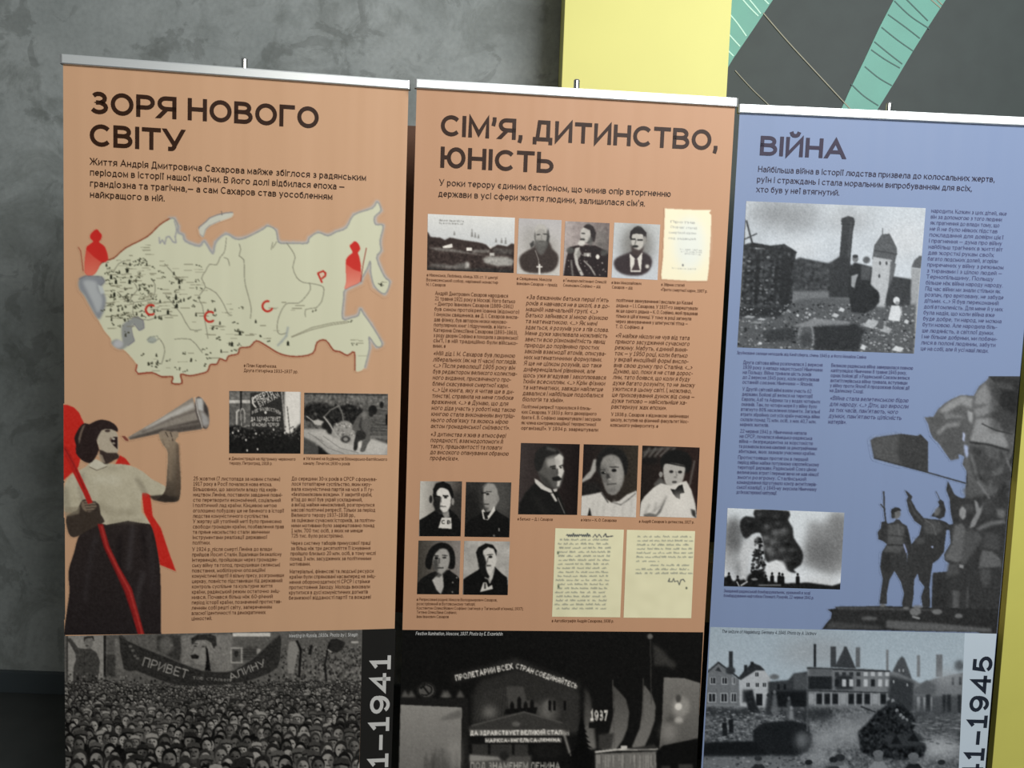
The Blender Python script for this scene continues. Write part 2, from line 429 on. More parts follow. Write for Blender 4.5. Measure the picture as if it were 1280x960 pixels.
class Canvas:
    S = 2
    def __init__(self, x0, y0, x1, y1, base, seed=1):
        self.x0, self.y0 = x0 - 3, y0 - 3
        self.w = int((x1 - x0 + 6) * self.S); self.h = int((y1 - y0 + 6) * self.S)
        self.c = np.zeros((self.h, self.w, 3), np.float32) + np.array(self.col(base), np.float32)
        self.a = np.zeros((self.h, self.w), np.float32)
        self.rng = np.random.RandomState(seed)
    @staticmethod
    def col(v):
        return (v, v, v) if np.isscalar(v) else tuple(v)
    def bbox(self, pts, pad):
        xs = [p[0] for p in pts]; ys = [p[1] for p in pts]
        i0 = max(0, int((min(xs) - pad - self.x0) * self.S)); i1 = min(self.w, int((max(xs) + pad - self.x0) * self.S) + 2)
        j0 = max(0, int((min(ys) - pad - self.y0) * self.S)); j1 = min(self.h, int((max(ys) + pad - self.y0) * self.S) + 2)
        return i0, i1, j0, j1
    def blend(self, box, m, val, alpha):
        i0, i1, j0, j1 = box
        m = (m * alpha)[..., None]
        v = np.array(self.col(val), np.float32)
        self.c[j0:j1, i0:i1] = self.c[j0:j1, i0:i1] * (1 - m) + v * m
        self.a[j0:j1, i0:i1] = np.maximum(self.a[j0:j1, i0:i1], m[..., 0])
    def poly(self, pts, val, blur=0.3, alpha=1.0, sm=0):
        if sm: pts = smooth(pts, sm)
        box = self.bbox(pts, blur * 3 + 1)
        i0, i1, j0, j1 = box
        if i1 <= i0 or j1 <= j0: return
        X = (np.arange(i0, i1) + .5) / self.S + self.x0; Y = (np.arange(j0, j1) + .5) / self.S + self.y0
        m = np.zeros((len(Y), len(X)), bool)
        n = len(pts)
        for k in range(n):
            xa, ya = pts[k]; xb, yb = pts[(k+1) % n]
            if ya == yb: continue
            rows = ((Y >= min(ya, yb)) & (Y < max(ya, yb))).nonzero()[0]
            if len(rows) == 0: continue
            xi = xa + (Y[rows] - ya) * (xb - xa) / (yb - ya)
            m[rows] ^= X[None, :] > xi[:, None]
        m = gblur(m.astype(np.float32), blur * self.S)
        self.blend(box, m, val, alpha)
    def ell(self, cx, cy, rx, ry, val, blur=0.3, alpha=1.0, rot=0):
        r = math.radians(rot); pts = []
        for k in range(22):
            t = 2*math.pi*k/22; a, b = rx*math.cos(t), ry*math.sin(t)
            pts.append((cx + a*math.cos(r) - b*math.sin(r), cy + a*math.sin(r) + b*math.cos(r)))
        self.poly(pts, val, blur, alpha)
    def line(self, pts, w, val, blur=0.25, alpha=1.0, sm=0):
        if sm: pts = smooth(pts, sm, False)
        for a, b in zip(pts[:-1], pts[1:]):
            d = math.hypot(b[0]-a[0], b[1]-a[1])
            if d < 1e-6: continue
            nx, ny = -(b[1]-a[1])/d*w/2, (b[0]-a[0])/d*w/2
            ex, ey = (b[0]-a[0])/d*w*.25, (b[1]-a[1])/d*w*.25
            self.poly([(a[0]+nx-ex, a[1]+ny-ey), (b[0]+nx+ex, b[1]+ny+ey), (b[0]-nx+ex, b[1]-ny+ey), (a[0]-nx-ex, a[1]-ny-ey)], val, blur, alpha)
    def rect(self, x0, y0, x1, y1, val, blur=0.3, alpha=1.0):
        self.poly([(x0,y0),(x1,y0),(x1,y1),(x0,y1)], val, blur, alpha)
    def noise(self, scale, amp, region=None, blur=1.0):
        m = self.rng.randn(self.h, self.w).astype(np.float32)
        m = gblur(m, max(.26, scale * self.S)); m /= m.std() + 1e-6
        w = 1.0
        if region is not None:
            t = Canvas.__new__(Canvas); t.x0, t.y0, t.w, t.h = self.x0, self.y0, self.w, self.h
            t.c = np.zeros_like(self.c); t.a = np.zeros((self.h, self.w), np.float32)
            t.poly(region, 255, blur); w = t.a
        self.c += (m * w * amp)[..., None]
    def grad(self, pts, v0, v1, vertical=True, blur=0.3, alpha=1.0, n=14):
        """fill a polygon with a tonal ramp of the picture itself"""
        xs = [p[1 if vertical else 0] for p in pts]; a, b = min(xs), max(xs)
        self.poly(pts, v0, blur, alpha)
        box = self.bbox(pts, blur * 3 + 1); i0, i1, j0, j1 = box
        t = Canvas.__new__(Canvas); t.x0, t.y0, t.w, t.h = self.x0, self.y0, self.w, self.h
        t.c = np.zeros_like(self.c); t.a = np.zeros((self.h, self.w), np.float32); t.poly(pts, 0, blur)
        if vertical: k = ((np.arange(j0, j1)+.5)/self.S + self.y0 - a) / (b - a); k = k[:, None] + np.zeros((1, i1-i0))
        else: k = ((np.arange(i0, i1)+.5)/self.S + self.x0 - a) / (b - a); k = k[None, :] + np.zeros((j1-j0, 1))
        k = np.clip(k, 0, 1)[..., None]
        v = np.array(self.col(v0)) * (1-k) + np.array(self.col(v1)) * k
        m = (t.a[j0:j1, i0:i1] * alpha)[..., None]
        self.c[j0:j1, i0:i1] = self.c[j0:j1, i0:i1] * (1-m) + v * m
    def text(self, s, x0, y0, x1, y1, cap, val, weight=.15, alpha=1.0, slant=0.0, blur=.3, bend=0.0, persp=1.0):
        polys, w = stroke_polys(s, weight, slant=slant)
        d = math.hypot(x1-x0, y1-y0); ux, uy = (x1-x0)/d, (y1-y0)/d
        for v, f in polys:
            V = []
            for a, b in v:
                t = a / w; bb = b * cap * (1 + (persp-1)*t); sag = bend * 4 * t * (1-t)
                V.append((x0 + ux*t*d + uy*bb + uy*0, y0 + uy*t*d - ux*bb + sag))
            for q in f: self.poly([V[i] for i in q], val, blur, alpha)
    def sample(self, px, py):
        x = (px - self.x0) * self.S - .5; y = (py - self.y0) * self.S - .5
        x = np.clip(x, 0, self.w - 1.001); y = np.clip(y, 0, self.h - 1.001)
        i, j = x.astype(int), y.astype(int); fx, fy = (x-i)[..., None], (y-j)[..., None]
        def bl(A):
            if A.ndim == 2: A = A[..., None]
            return (A[j, i]*(1-fx)+A[j, i+1]*fx)*(1-fy) + (A[j+1, i]*(1-fx)+A[j+1, i+1]*fx)*fy
        return bl(self.c), bl(self.a)[..., 0]

def picture(name, bn, parent, cv, corners, mat, step=1.0, cut=False, off=0.0006, soft=0.3, label=None):
    (ax, ay), (bx, by), (cx, cy), (dx, dy) = corners   # TL TR BR BL
    cv.c = gblur(cv.c, soft * cv.S)
    if bn is not BN[2] and not cut: cv.c = cv.c * np.array([1.03, 1.0, .955], np.float32)
    if not cut: cv.c = (cv.c - 16.0) * (255.0 / 236.0)
    nx = max(2, int(round(math.hypot(bx-ax, by-ay) / step))); ny = max(2, int(round(math.hypot(dx-ax, dy-ay) / step)))
    u = np.linspace(0, 1, nx + 1)[None, :]; v = np.linspace(0, 1, ny + 1)[:, None]
    px = (ax*(1-u)+bx*u)*(1-v) + (dx*(1-u)+cx*u)*v; py = (ay*(1-u)+by*u)*(1-v) + (dy*(1-u)+cy*u)*v
    X, Z = bn.from_photo(px, py)
    Y = bn.lean * (bn.zt - Z) / H_COL - off
    rgb, al = cv.sample(px, py)
    rgb = np.clip(rgb / 255.0, 0, 1)
    lin = np.where(rgb <= 0.04045, rgb / 12.92, ((rgb + .055) / 1.055) ** 2.4)
    nv = (nx+1) * (ny+1)
    idx = np.arange(nv).reshape(ny+1, nx+1)
    q = np.stack([idx[:-1, :-1], idx[1:, :-1], idx[1:, 1:], idx[:-1, 1:]], -1).reshape(-1, 4)
    co = np.stack([X, Y, Z], -1).reshape(-1, 3)
    lin = lin.reshape(-1, 3)
    if cut:
        a = al.reshape(-1); keep = a[q].max(1) > 0.02
        q = q[keep]
        used = np.unique(q); rm = -np.ones(nv, int); rm[used] = np.arange(len(used))
        q = rm[q]; co = co[used]; lin = lin[used]; nv = len(used)
    me = bpy.data.meshes.new(name)
    me.vertices.add(nv); me.vertices.foreach_set('co', co.astype(np.float32).ravel())
    me.loops.add(len(q)*4); me.loops.foreach_set('vertex_index', q.astype(np.int32).ravel())
    me.polygons.add(len(q)); me.polygons.foreach_set('loop_start', np.arange(0, len(q)*4, 4, dtype=np.int32))
    me.update(calc_edges=True)
    at = me.color_attributes.new('print', 'FLOAT_COLOR', 'POINT')
    at.data.foreach_set('color', np.concatenate([lin, np.ones((nv, 1))], 1).astype(np.float32).ravel())
    me.materials.append(mat)
    o = link(name, me, parent)
    if label: o['label'] = label
    return o

# ------------------------------------------------------------------ colours
ORANGE = (208, 164, 128)
ORANGE2 = (198, 152, 118)
BLUE = (131, 147, 180)
INK = (52, 28, 13)
INKS = (112, 76, 52)
INKB = (48, 38, 62)
INKBS = (92, 96, 134)
m_print = vinyl_mat('printed_vinyl')
m_or = vinyl_mat('orange_vinyl', ORANGE)
m_or2 = vinyl_mat('salmon_orange_vinyl', ORANGE2)
m_bl = vinyl_mat('blue_vinyl', BLUE)
m_ink = vinyl_mat('brown_ink', INK)
m_inks = vinyl_mat('small_brown_ink', INKS)
m_inkb = vinyl_mat('plum_ink', INKB)
m_inkbs = vinyl_mat('small_blue_ink', INKBS)
m_white = vinyl_mat('white_ink', (205, 203, 198))
m_black = vinyl_mat('black_ink', (34, 33, 31))
m_pale = vinyl_mat('pale_grey_ink', (196, 208, 218))
m_navy = vinyl_mat('dark_navy_ink', (36, 42, 54))
m_back = simple_mat('grey_sheet_back', (120, 120, 120), 0.6)
m_alu = simple_mat('satin_aluminium', (222, 226, 226), 0.36, 0.55)
m_chrome = simple_mat('chrome', (235, 235, 235), 0.12, 1.0)
m_plastic = simple_mat('grey_plastic', (120, 122, 122), 0.5)
m_rubber = simple_mat('black_rubber', (22, 22, 22), 0.8)

# ------------------------------------------------------------------ room
WALL_Y = 3.02          # distance of the back wall
COLF_Y = 2.74          # front of the yellow columns
def wallpt(px, py, Y):
    X = (px - 640) / F_PX; V = (480 - py) / F_PX
    d = FW + RA * X + UA * V
    t = Y / d.y
    return d.x * t, CAM_Z + d.z * t

def plaster_mat():
    m, nt, b = new_mat('grey_venetian_plaster')
    N = nt.nodes.new; L = nt.links.new
    tc = N('ShaderNodeTexCoord')
    def ramp(src, stops):
        r = N('ShaderNodeValToRGB'); e = r.color_ramp.elements
        e[0].position = stops[0][0]; e[0].color = stops[0][1]
        e[1].position = stops[1][0]; e[1].color = stops[1][1]
        for p, c in stops[2:]:
            k = e.new(p); k.color = c
        L(src, r.inputs['Fac']); return r.outputs['Color']
    def noise(sc, det, rough, dist=0.0, off=(0, 0, 0)):
        mp = N('ShaderNodeMapping'); mp.inputs['Location'].default_value = off
        L(tc.outputs['Object'], mp.inputs['Vector'])
        n = N('ShaderNodeTexNoise'); n.inputs['Scale'].default_value = sc; n.inputs['Detail'].default_value = det
        n.inputs['Roughness'].default_value = rough; n.inputs['Distortion'].default_value = dist
        L(mp.outputs['Vector'], n.inputs['Vector']); return n.outputs['Fac']
    base = ramp(noise(3.0, 6, .55, .3), [(0.30, srgb((138, 144, 142)) + (1,)), (0.70, srgb((166, 171, 169)) + (1,))])
    patch = ramp(noise(4.3, 8, .62, .9, (3.1, 0, 1.7)), [(0.50, (0, 0, 0, 1)), (0.62, (1, 1, 1, 1))])
    patch2 = ramp(noise(7.5, 7, .6, .6, (7.3, 2, 4.4)), [(0.56, (0, 0, 0, 1)), (0.61, (1, 1, 1, 1))])
    fine = ramp(noise(60, 4, .6), [(0.3, (0.90, 0.90, 0.90, 1)), (0.7, (1.06, 1.06, 1.06, 1))])
    mx = N('ShaderNodeMixRGB'); L(base, mx.inputs[1]); mx.inputs[2].default_value = srgb((116, 121, 117)) + (1,)
    ml = N('ShaderNodeMath'); ml.operation = 'MULTIPLY'; L(patch, ml.inputs[0]); ml.inputs[1].default_value = .6
    L(ml.outputs[0], mx.inputs[0])
    mx2 = N('ShaderNodeMixRGB'); L(mx.outputs[0], mx2.inputs[1]); mx2.inputs[2].default_value = srgb((100, 104, 100)) + (1,)
    ml2 = N('ShaderNodeMath'); ml2.operation = 'MULTIPLY'; L(patch2, ml2.inputs[0]); ml2.inputs[1].default_value = .42
    L(ml2.outputs[0], mx2.inputs[0])
    mf = N('ShaderNodeMixRGB'); mf.blend_type = 'MULTIPLY'; mf.inputs[0].default_value = 1
    L(mx2.outputs[0], mf.inputs[1]); L(fine, mf.inputs[2])
    L(mf.outputs[0], b.inputs['Base Color'])
    b.inputs['Roughness'].default_value = .55
    bp = N('ShaderNodeBump'); bp.inputs['Strength'].default_value = .15; bp.inputs['Distance'].default_value = .01
    L(noise(9, 6, .6, .4), bp.inputs['Height']); L(bp.outputs['Normal'], b.inputs['Normal'])
    return m

m_plaster = plaster_mat()
m_char = simple_mat('charcoal_mural_paint', (47, 57, 54), 0.6, noise=.10, nscale=14)
m_yel = simple_mat('yellow_paint', (236, 230, 134), 0.55, noise=.02, nscale=4)
m_yel2 = simple_mat('ochre_yellow_paint', (208, 202, 100), 0.6, noise=.03, nscale=6)
m_green = simple_mat('sea_green_paint', (96, 164, 146), 0.5, noise=.05, nscale=12)
m_mint = simple_mat('pale_mint_paint', (196, 236, 218), 0.5)
m_dkgreen = simple_mat('dark_green_paint', (30, 84, 74), 0.5)
m_tan = simple_mat('tan_line_paint', (150, 145, 122), 0.5)
m_floor = simple_mat('dark_floor', (60, 63, 62), 0.6, noise=.15, nscale=8)
m_base = simple_mat('dark_baseboard', (66, 74, 78), 0.5)
m_ceil = simple_mat('white_ceiling', (200, 200, 196), 0.8)
m_side = simple_mat('side_wall_grey', (128, 132, 130), 0.7)
m_brown = simple_mat('dark_brown_wood', (92, 58, 36), 0.5, noise=.18, nscale=9)
m_card = simple_mat('beige_card', (176, 160, 122), 0.7, noise=.06, nscale=6)
m_tape = simple_mat('pale_tape', (190, 186, 160), 0.4)

xm, _ = wallpt(800, 60, WALL_Y)
Lx, Rx, HT = -3.6, 4.6, 4.2
box_obj('wall_back', (Lx, xm, WALL_Y, WALL_Y + .12, 0, HT), m_plaster, kind='structure')
mural = box_obj('wall_back_mural', (xm, Rx, WALL_Y, WALL_Y + .12, 0, HT), m_char, kind='structure')
mural['label'] = 'charcoal mural wall with green ribbons right of the yellow column'
mural.name = 'wall_mural'
box_obj('wall_left', (Lx - .12, Lx, -5.0, WALL_Y + .12, 0, HT), m_side, kind='structure')
box_obj('wall_right', (Rx, Rx + .12, -5.0, WALL_Y + .12, 0, HT), m_side, kind='structure')
box_obj('floor', (Lx - .12, Rx + .12, -5.0, WALL_Y + .12, -.1, 0), m_floor, kind='structure')
_, zb = wallpt(40, 843, WALL_Y - .02)
box_obj('baseboard_back', (Lx, Rx, WALL_Y - .02, WALL_Y, 0, max(.08, zb)), m_base, kind='structure', bevel=.003)

# yellow columns
def ycol(name, pxl, pyl, pxr, pyr):
    xl, _ = wallpt(pxl, pyl, COLF_Y); xr, _ = wallpt(pxr, pyr, COLF_Y)
    o = box_obj(name, (xl, xr, COLF_Y, WALL_Y, 0, HT), m_yel, kind='structure', bevel=.002)
    return o
ycol('trim_1', 706, 10, 911.5, 60)
YP = 2.66
xl, _ = wallpt(1258, 755, YP)
yp = bpy.data.objects.new('yellow_panel', None); COL.objects.link(yp); yp.location = (xl, YP, 0)
yp['label'] = 'plain yellow panel standing right of the blue banner'; yp['category'] = 'panel'
box_obj('panel_board', (0, .60, 0, .03, .01, 1.50), m_yel2, yp, bevel=.002)
for fx in (.06, .50): box_obj('foot', (fx, fx + .05, -.02, .25, 0, .01), m_alu, yp)

# green ribbons painted on the mural (thin paint layers on the wall)
def wallpoly(name, pts, mat, off, parent):
    v = []
    for (px, py) in pts:
        x, z = wallpt(px, py, WALL_Y - off); v.append((x, WALL_Y - off, z))
    n = len(v); v += [(x, WALL_Y + .001, z) for x, y, z in v]
    f = [tuple(range(n)), tuple(range(2*n-1, n-1, -1))] + [(i, i+n, (i+1) % n + n, (i+1) % n) for i in range(n)]
    return link(name, mesh_from(name, v, f, mat), parent)
def wallline(pts, w):
    out = []
    pts = smooth(pts, 6, False)
    L = []; Rr = []
    for i, p in enumerate(pts):
        a = pts[max(0, i-1)]; b = pts[min(len(pts)-1, i+1)]
        d = math.hypot(b[0]-a[0], b[1]-a[1]); nx, ny = -(b[1]-a[1])/d*w/2, (b[0]-a[0])/d*w/2
        L.append((p[0]+nx, p[1]+ny)); Rr.append((p[0]-nx, p[1]-ny))
    return L + Rr[::-1]
r1 = wallpoly('green_ribbon', [(890, -200), (1098, -200), (1005, -60), (966, 0), (942, 36), (916, 74), (890, 118)], m_green, .002, mural)
r1['label'] = 'sea green painted ribbon with pale mint streaks'
for q in ([(924, -6), (936, 8), (948, 20)], [(934, -4), (944, 8), (951, 17)], [(954, -2), (961, 5)], [(908, 13), (921, 28), (933, 45)], [(905, 36), (915, 47), (925, 58)], [(902, 55), (910, 63), (917, 70)],
          [(938, -22), (962, -2)]):
    wallpoly('pale_streak', wallline(q, 1.6), m_mint, .003, r1)
r2 = wallpoly('green_ribbon', [(1232, -200), (1315, -200), (1222, -60), (1182, 0), (1160, 34), (1140, 66), (1118, 103), (1095, 140), (996, 300), (966, 300), (1050, 140), (1062, 113), (1080, 76), (1100, 33), (1117, 0), (1148, -60)], m_green, .002, mural)
r2['label'] = 'broad sea green painted ribbon with dark green lines'
for q in ([(1118, 1), (1138, 20), (1162, 36)], [(1132, -2), (1146, 12), (1160, 26)], [(1110, 18), (1132, 34), (1150, 48)], [(1102, 34), (1122, 50), (1142, 64)],
          [(1093, 52), (1110, 66), (1128, 80)], [(1089, 62), (1106, 74), (1125, 85)], [(1081, 83), (1098, 97), (1115, 107)], [(1064, 105), (1080, 120), (1098, 132)]):
    wallpoly('dark_line', wallline(q, 1.5), m_dkgreen, .003, r2)
for q, w in (([(1160, -4), (1176, 10)], 1.2), ([(1168, -4), (1178, 6)], 1.2)):
    wallpoly('tan_line', wallline(q, w), m_tan, .0035, r2)
for q, w in (([(954, 16), (985, 52), (1020, 90), (1060, 133), (1075, 150)], 1.2), ([(919, 88), (940, 111), (963, 133), (975, 145)], 0.9)):
    wallpoly('tan_line', wallline(q, w), m_tan, .0035, mural)

# brown board seen between the first and second banner
yb = 2.62
x0, _ = wallpt(330, 400, yb); x1, _ = wallpt(590, 400, yb); _, zt = wallpt(515, 157, yb); _, z0 = wallpt(505, 766, yb)
board = bpy.data.objects.new('display_board', None); COL.objects.link(board); board.location = ((x0+x1)/2, yb, 0)
w2 = (x1-x0)/2
box_obj('panel', (-w2, w2, 0, .03, z0, zt), m_brown, board, bevel=.003)
for sx in (-1, 1):
    a = sx*(w2-.06)
    box_obj('leg', (a-.02, a+.02, .0, .03, 0.02, z0), m_rubber, board)
    box_obj('foot', (a-.025, a+.025, -.03, .17, 0, .02), m_rubber, board, bevel=.003)
board['label'] = 'dark brown wooden board standing behind the gap between the left and middle banners'
board['category'] = 'board'

# beige boxes standing behind the right banner
def carton(x0, x1, y0, y1, z0, z1, label):
    r = bpy.data.objects.new('carton', None); COL.objects.link(r); r.location = ((x0+x1)/2, (y0+y1)/2, z0)
    w, d, h = (x1-x0)/2, (y1-y0)/2, z1-z0
    box_obj('body', (-w, w, -d, d, 0, h-.003), m_card, r, bevel=.003)
    box_obj('flap', (-w, w, -d, -.002, h-.003, h), m_card, r)
    box_obj('flap', (-w, w, .002, d, h-.003, h), m_card, r)
    box_obj('tape', (-w-.001, w+.001, -.03, .03, h, h+.001), m_tape, r)
    r['label'] = label; r['category'] = 'box'; r['group'] = 'beige boxes behind the right banner'
yk = 2.70
ax0, _ = wallpt(874, 750, yk); ax1, _ = wallpt(1254, 740, yk); _, az = wallpt(1256, 717, yk); _, az2 = wallpt(1264, 598, yk)
_, ab = wallpt(1254, 792, yk)
bx0, _ = wallpt(1040, 650, yk); bx1, _ = wallpt(1263, 650, yk)
carton(ax0, ax1, yk, yk + .26, max(0, ab), az, 'wide beige box low behind the blue banner, lower of the two')
carton(bx0, bx1, yk, yk + .26, az + .002, az2, 'beige box behind the right edge of the blue banner, upper of the two')
tb = bpy.data.objects.new('low_table', None); COL.objects.link(tb); tb.location = ((ax0+ax1)/2, yk+.14, 0)
tw = (ax1-ax0)/2 - .01
box_obj('table_top', (-tw, tw, -.14, .13, max(0.02, ab)-.03, max(.03, ab)), m_rubber, tb, bevel=.002)
for sx in (-1, 1):
    for sy in (-.11, .1):
        box_obj('leg', (sx*(tw-.04)-.02, sx*(tw-.04)+.02, sy-.02, sy+.02, 0, ab-.03), m_rubber, tb)
tb['label'] = 'black low table under the beige boxes behind the blue banner'; tb['category'] = 'table'

# ------------------------------------------------------------------ banner hardware
def banner(i, label, mat, railpx):
    b = BN[i]
    r = bpy.data.objects.new('roll_up_banner', None); COL.objects.link(r)
    r.location = (b.cx, b.cy, 0); r.rotation_euler = (0, 0, b.yaw)
    r['label'] = label; r['category'] = 'banner'; r['group'] = 'roll-up exhibition banners in a row'
    b.root = r
    # sheet: thin slab, subdivided, front face at depth 0
    zs = np.linspace(SHEET_BOTTOM, b.zt + .004, 20); xs = np.linspace(-BW/2, BW/2, 12)
    v = []; f = []
    for z in zs:
        for x in xs: v.append((x, b.depth(z), z))
    n = len(v)
    for z in zs:
        for x in xs: v.append((x, b.depth(z) + .0007, z))
    nx, nz = len(xs), len(zs)
    for j in range(nz-1):
        for k in range(nx-1):
            a = j*nx + k
            f.append((a, a+1, a+nx+1, a+nx)); f.append((n+a, n+a+nx, n+a+nx+1, n+a+1))
    for j in range(nz-1):
        a = j*nx; f.append((a, a+nx, a+nx+n, a+n)); a += nx-1; f.append((a, a+n, a+nx+n, a+nx))
    sheet = link('printed_sheet', mesh_from('printed_sheet', v, f, mat), r)
    # top clamp rail with end caps
    zt = b.zt; d0 = b.depth(zt); RH = .0245
    rail = box_obj('top_rail', (-BW/2 - .002, BW/2 + .002, d0 - .007, d0 + .009, zt, zt + RH), m_alu, r, bevel=.003)
    for sx in (-1, 1):
        box_obj('end_cap', (min(sx*(BW/2+.002), sx*(BW/2+.0055)), max(sx*(BW/2+.002), sx*(BW/2+.0055)), d0-.0065, d0+.0085, zt+.001, zt+RH-.001), m_plastic, rail)
    box_obj('rail_lip', (-BW/2, BW/2, d0 - .0082, d0 - .0068, zt + .001, zt + .0032), m_plastic, rail)
    # pole behind, sticking out above the rail
    ux, uz = b.fp(*railpx)
    py_ = .026
    bm = bmesh.new(); bm_cyl(bm, (ux, py_, .07), (ux, py_, uz), .0085, .0080); pole = bm_obj('pole', bm, m_chrome, r, smooth=False)
    for z in (.72, 1.38):
        bm = bmesh.new(); bm_cyl(bm, (ux, py_, z), (ux, py_, z + .03), .0105); bm_obj('collar', bm, m_chrome, pole)
    bm = bmesh.new(); bm_cyl(bm, (ux, py_, uz), (ux, py_, uz + .004), .0085, .006); bm_obj('pole_cap', bm, m_plastic, pole)
    box_obj('hook', (ux - .012, ux + .012, d0 + .009, py_ + .004, zt + .004, zt + .018), m_plastic, rail)
    # cassette base and swing-out feet
    db = b.depth(.05)
    base = box_obj('cassette', (-BW/2 - .001, BW/2 + .001, db - .045, db + .06, .012, SHEET_BOTTOM + .004), m_alu, r, bevel=.012)
    for sx in (-1, 1):
        box_obj('end_plate', (min(sx*(BW/2+.001), sx*(BW/2+.004)), max(sx*(BW/2+.001), sx*(BW/2+.004)), db-.046, db+.061, .010, SHEET_BOTTOM+.006), m_plastic, base)
        box_obj('foot', (sx*.28 - .022, sx*.28 + .022, db - .15, db + .15, 0, .012), m_alu, r, bevel=.003)
    return r, sheet

r_a, s_a = banner(0, 'orange banner headlined ЗОРЯ НОВОГО СВІТУ, with a cream map and a woman shouting through a megaphone', m_or, (303.5, 71))
r_b, s_b = banner(1, 'middle orange banner headlined about family and childhood, with many small portraits and handwritten letters', m_or2, (723, 98))
r_c, s_c = banner(2, 'blue-lilac banner headlined ВІЙНА, with a ruins photograph and a sculpture of soldiers', m_bl, (1117, 127))
A, B, C = BN

# ------------------------------------------------------------------ texts: left banner
def head(bn, sheet, mat, lines, w=.19):
    for l in lines: text_obj('headline', bn, sheet, mat, [l], weight=w, gap=.12)
head(A, s_a, m_ink, [('ЗОРЯ НОВОГО', 112.2, 142.0, 398.3, 28.2), ('СВІТУ', 112.4, 182.6, 230.6, 28.0)])
text_obj('introduction', A, s_a, m_ink, [
    ('Життя Андрія Дмитровича Сахарова майже збіглося з радянським', 112.8, 206.0, 457.5, 8.8),
    ('періодом в історії нашої країни. В його долі відбилася епоха —', 112.8, 219.4, 430.5, 8.8),
    ('грандіозна та трагічна,— а сам Сахаров став уособленням', 112.8, 233.2, 415.5, 8.8),
    ('найкращого в ній.', 112.8, 247.0, 206.0, 8.8)], weight=.15)
column('text_column', A, s_a, m_inks, 242, 598.2, 241, 678.4, [
 ('25 жовтня (7 листопада за новим стилем)',350.3),('1917 року в Росії почалася нова епоха.',340),('Більшовики, що захопили владу під керів-',347),
 ('ництвом Леніна, поставили завдання повні-',353),('стю перетворити економічний, соціальний',351),('і політичний лад країни. Кінцевою метою',346),
 ('оголошено побудову ще не баченого в історії',355),('людства комуністичного суспільства.',336),('У жертву цій утопічній меті було принесено',352),
 ('свободи громадян країни, позбавлення прав',355),('та пряме насильство стали звичними',337),('інструментами реалізації державної',334),('політики.',263)], cap=5.0)
column('text_column', A, s_a, m_inks, 240.5, 686.7, 239.8, 773.2, [
 ('У 1924 р. після смерті Леніна до влади',340),('прийшов Йосип Сталін. Вдаливши безжалісну',352),('інтервенцію, пройшовши через громадян-',347),
 ('ську війну та голод, придушивши селянські',350),('повстання, мобілізуючи опозиційні',331.5),('комуністичні партії й вільну пресу, розгромивши',355),
 ('церкву, повністю підставивши під державний',353),('контроль суспільне та культурне життя',340.5),('країни, радянський режим остаточно зміц-',350),
 ('нився. Почався більш ніж 60-річний',341),('період історії країни, позначений протистав-',352),('ленням собі решті світу, запереченням',340),
 ('власної ідентичності та демократичних',332),('цінностей.',265)], cap=5.0)
column('text_column', A, s_a, m_inks, 364.7, 598.3, 364.2, 669.9, [
 ('До середини 30-х років в СРСР сформува-',471),('лося тоталітарне суспільство, яким керу-',464.5),('вала комуністична партія на чолі з її гу-',467),
 ('«безпомилковим вождем». У закритій країні,',465),("в'їзд до якої був украй ускладнений,",453),('а виїзд майже неможливий, розгорнулися',468),
 ('масові політичні репресії. Тільки за період',469),('Великого терору 1937–1938 рр.,',444),('за оцінками сучасних істориків, за політич-',469),
 ('ними мотивами було заарештовано понад',468),('1 млн. 700 тис осіб, з яких не менше',453.5),('725 тис. було розстріляно.',429.5)], cap=5.0)
column('text_column', A, s_a, m_inks, 364, 679, 362.5, 705, [
 ('Через систему таборів примусової праці',463),('за більш ніж три десятиліття її існування',463),('пройшло близько 20 млн. осіб, в тому числі',469.5),
 ('понад 3 млн. засуджених за політичними',464),('мотивами.',388)], cap=5.0)
column('text_column', A, s_a, m_inks, 362.3, 714.5, 361.2, 747.4, [
 ('Матеріальні, фінансові та людські ресурси',467),('країни були спрямовані насамперед на зміц-',469.5),('нення обороноздатності СРСР і стрімке',462.5),
 ('протистояння Заходу. Молодь виховали',462.5),('крутитися в дусі комуністичних догматів',460),('безмежної відданості партії та вождеві',463.5)], cap=5.0)
text_obj('caption', A, s_a, m_inks, [('● План Карабчиєва.', 305, 458.6, 346, 4.3), ("Друга п'ятирічка 1933–1937 рр.", 305, 464.8, 372.5, 4.3)])
text_obj('caption', A, s_a, m_inks, [('● Демонстрація на підтримку червоного', 286.3, 574.8, 369.5, 4.1), ('терору. Петроград, 1918 р.', 287, 580.6, 340.5, 4.1)])
text_obj('caption', A, s_a, m_inks, [("● Ув'язнені на будівництві Біломорсько-Балтійського", 379.5, 574.8, 484, 4.1), ('каналу. Початок 1930-х років', 379.5, 580.8, 437.5, 4.1)])

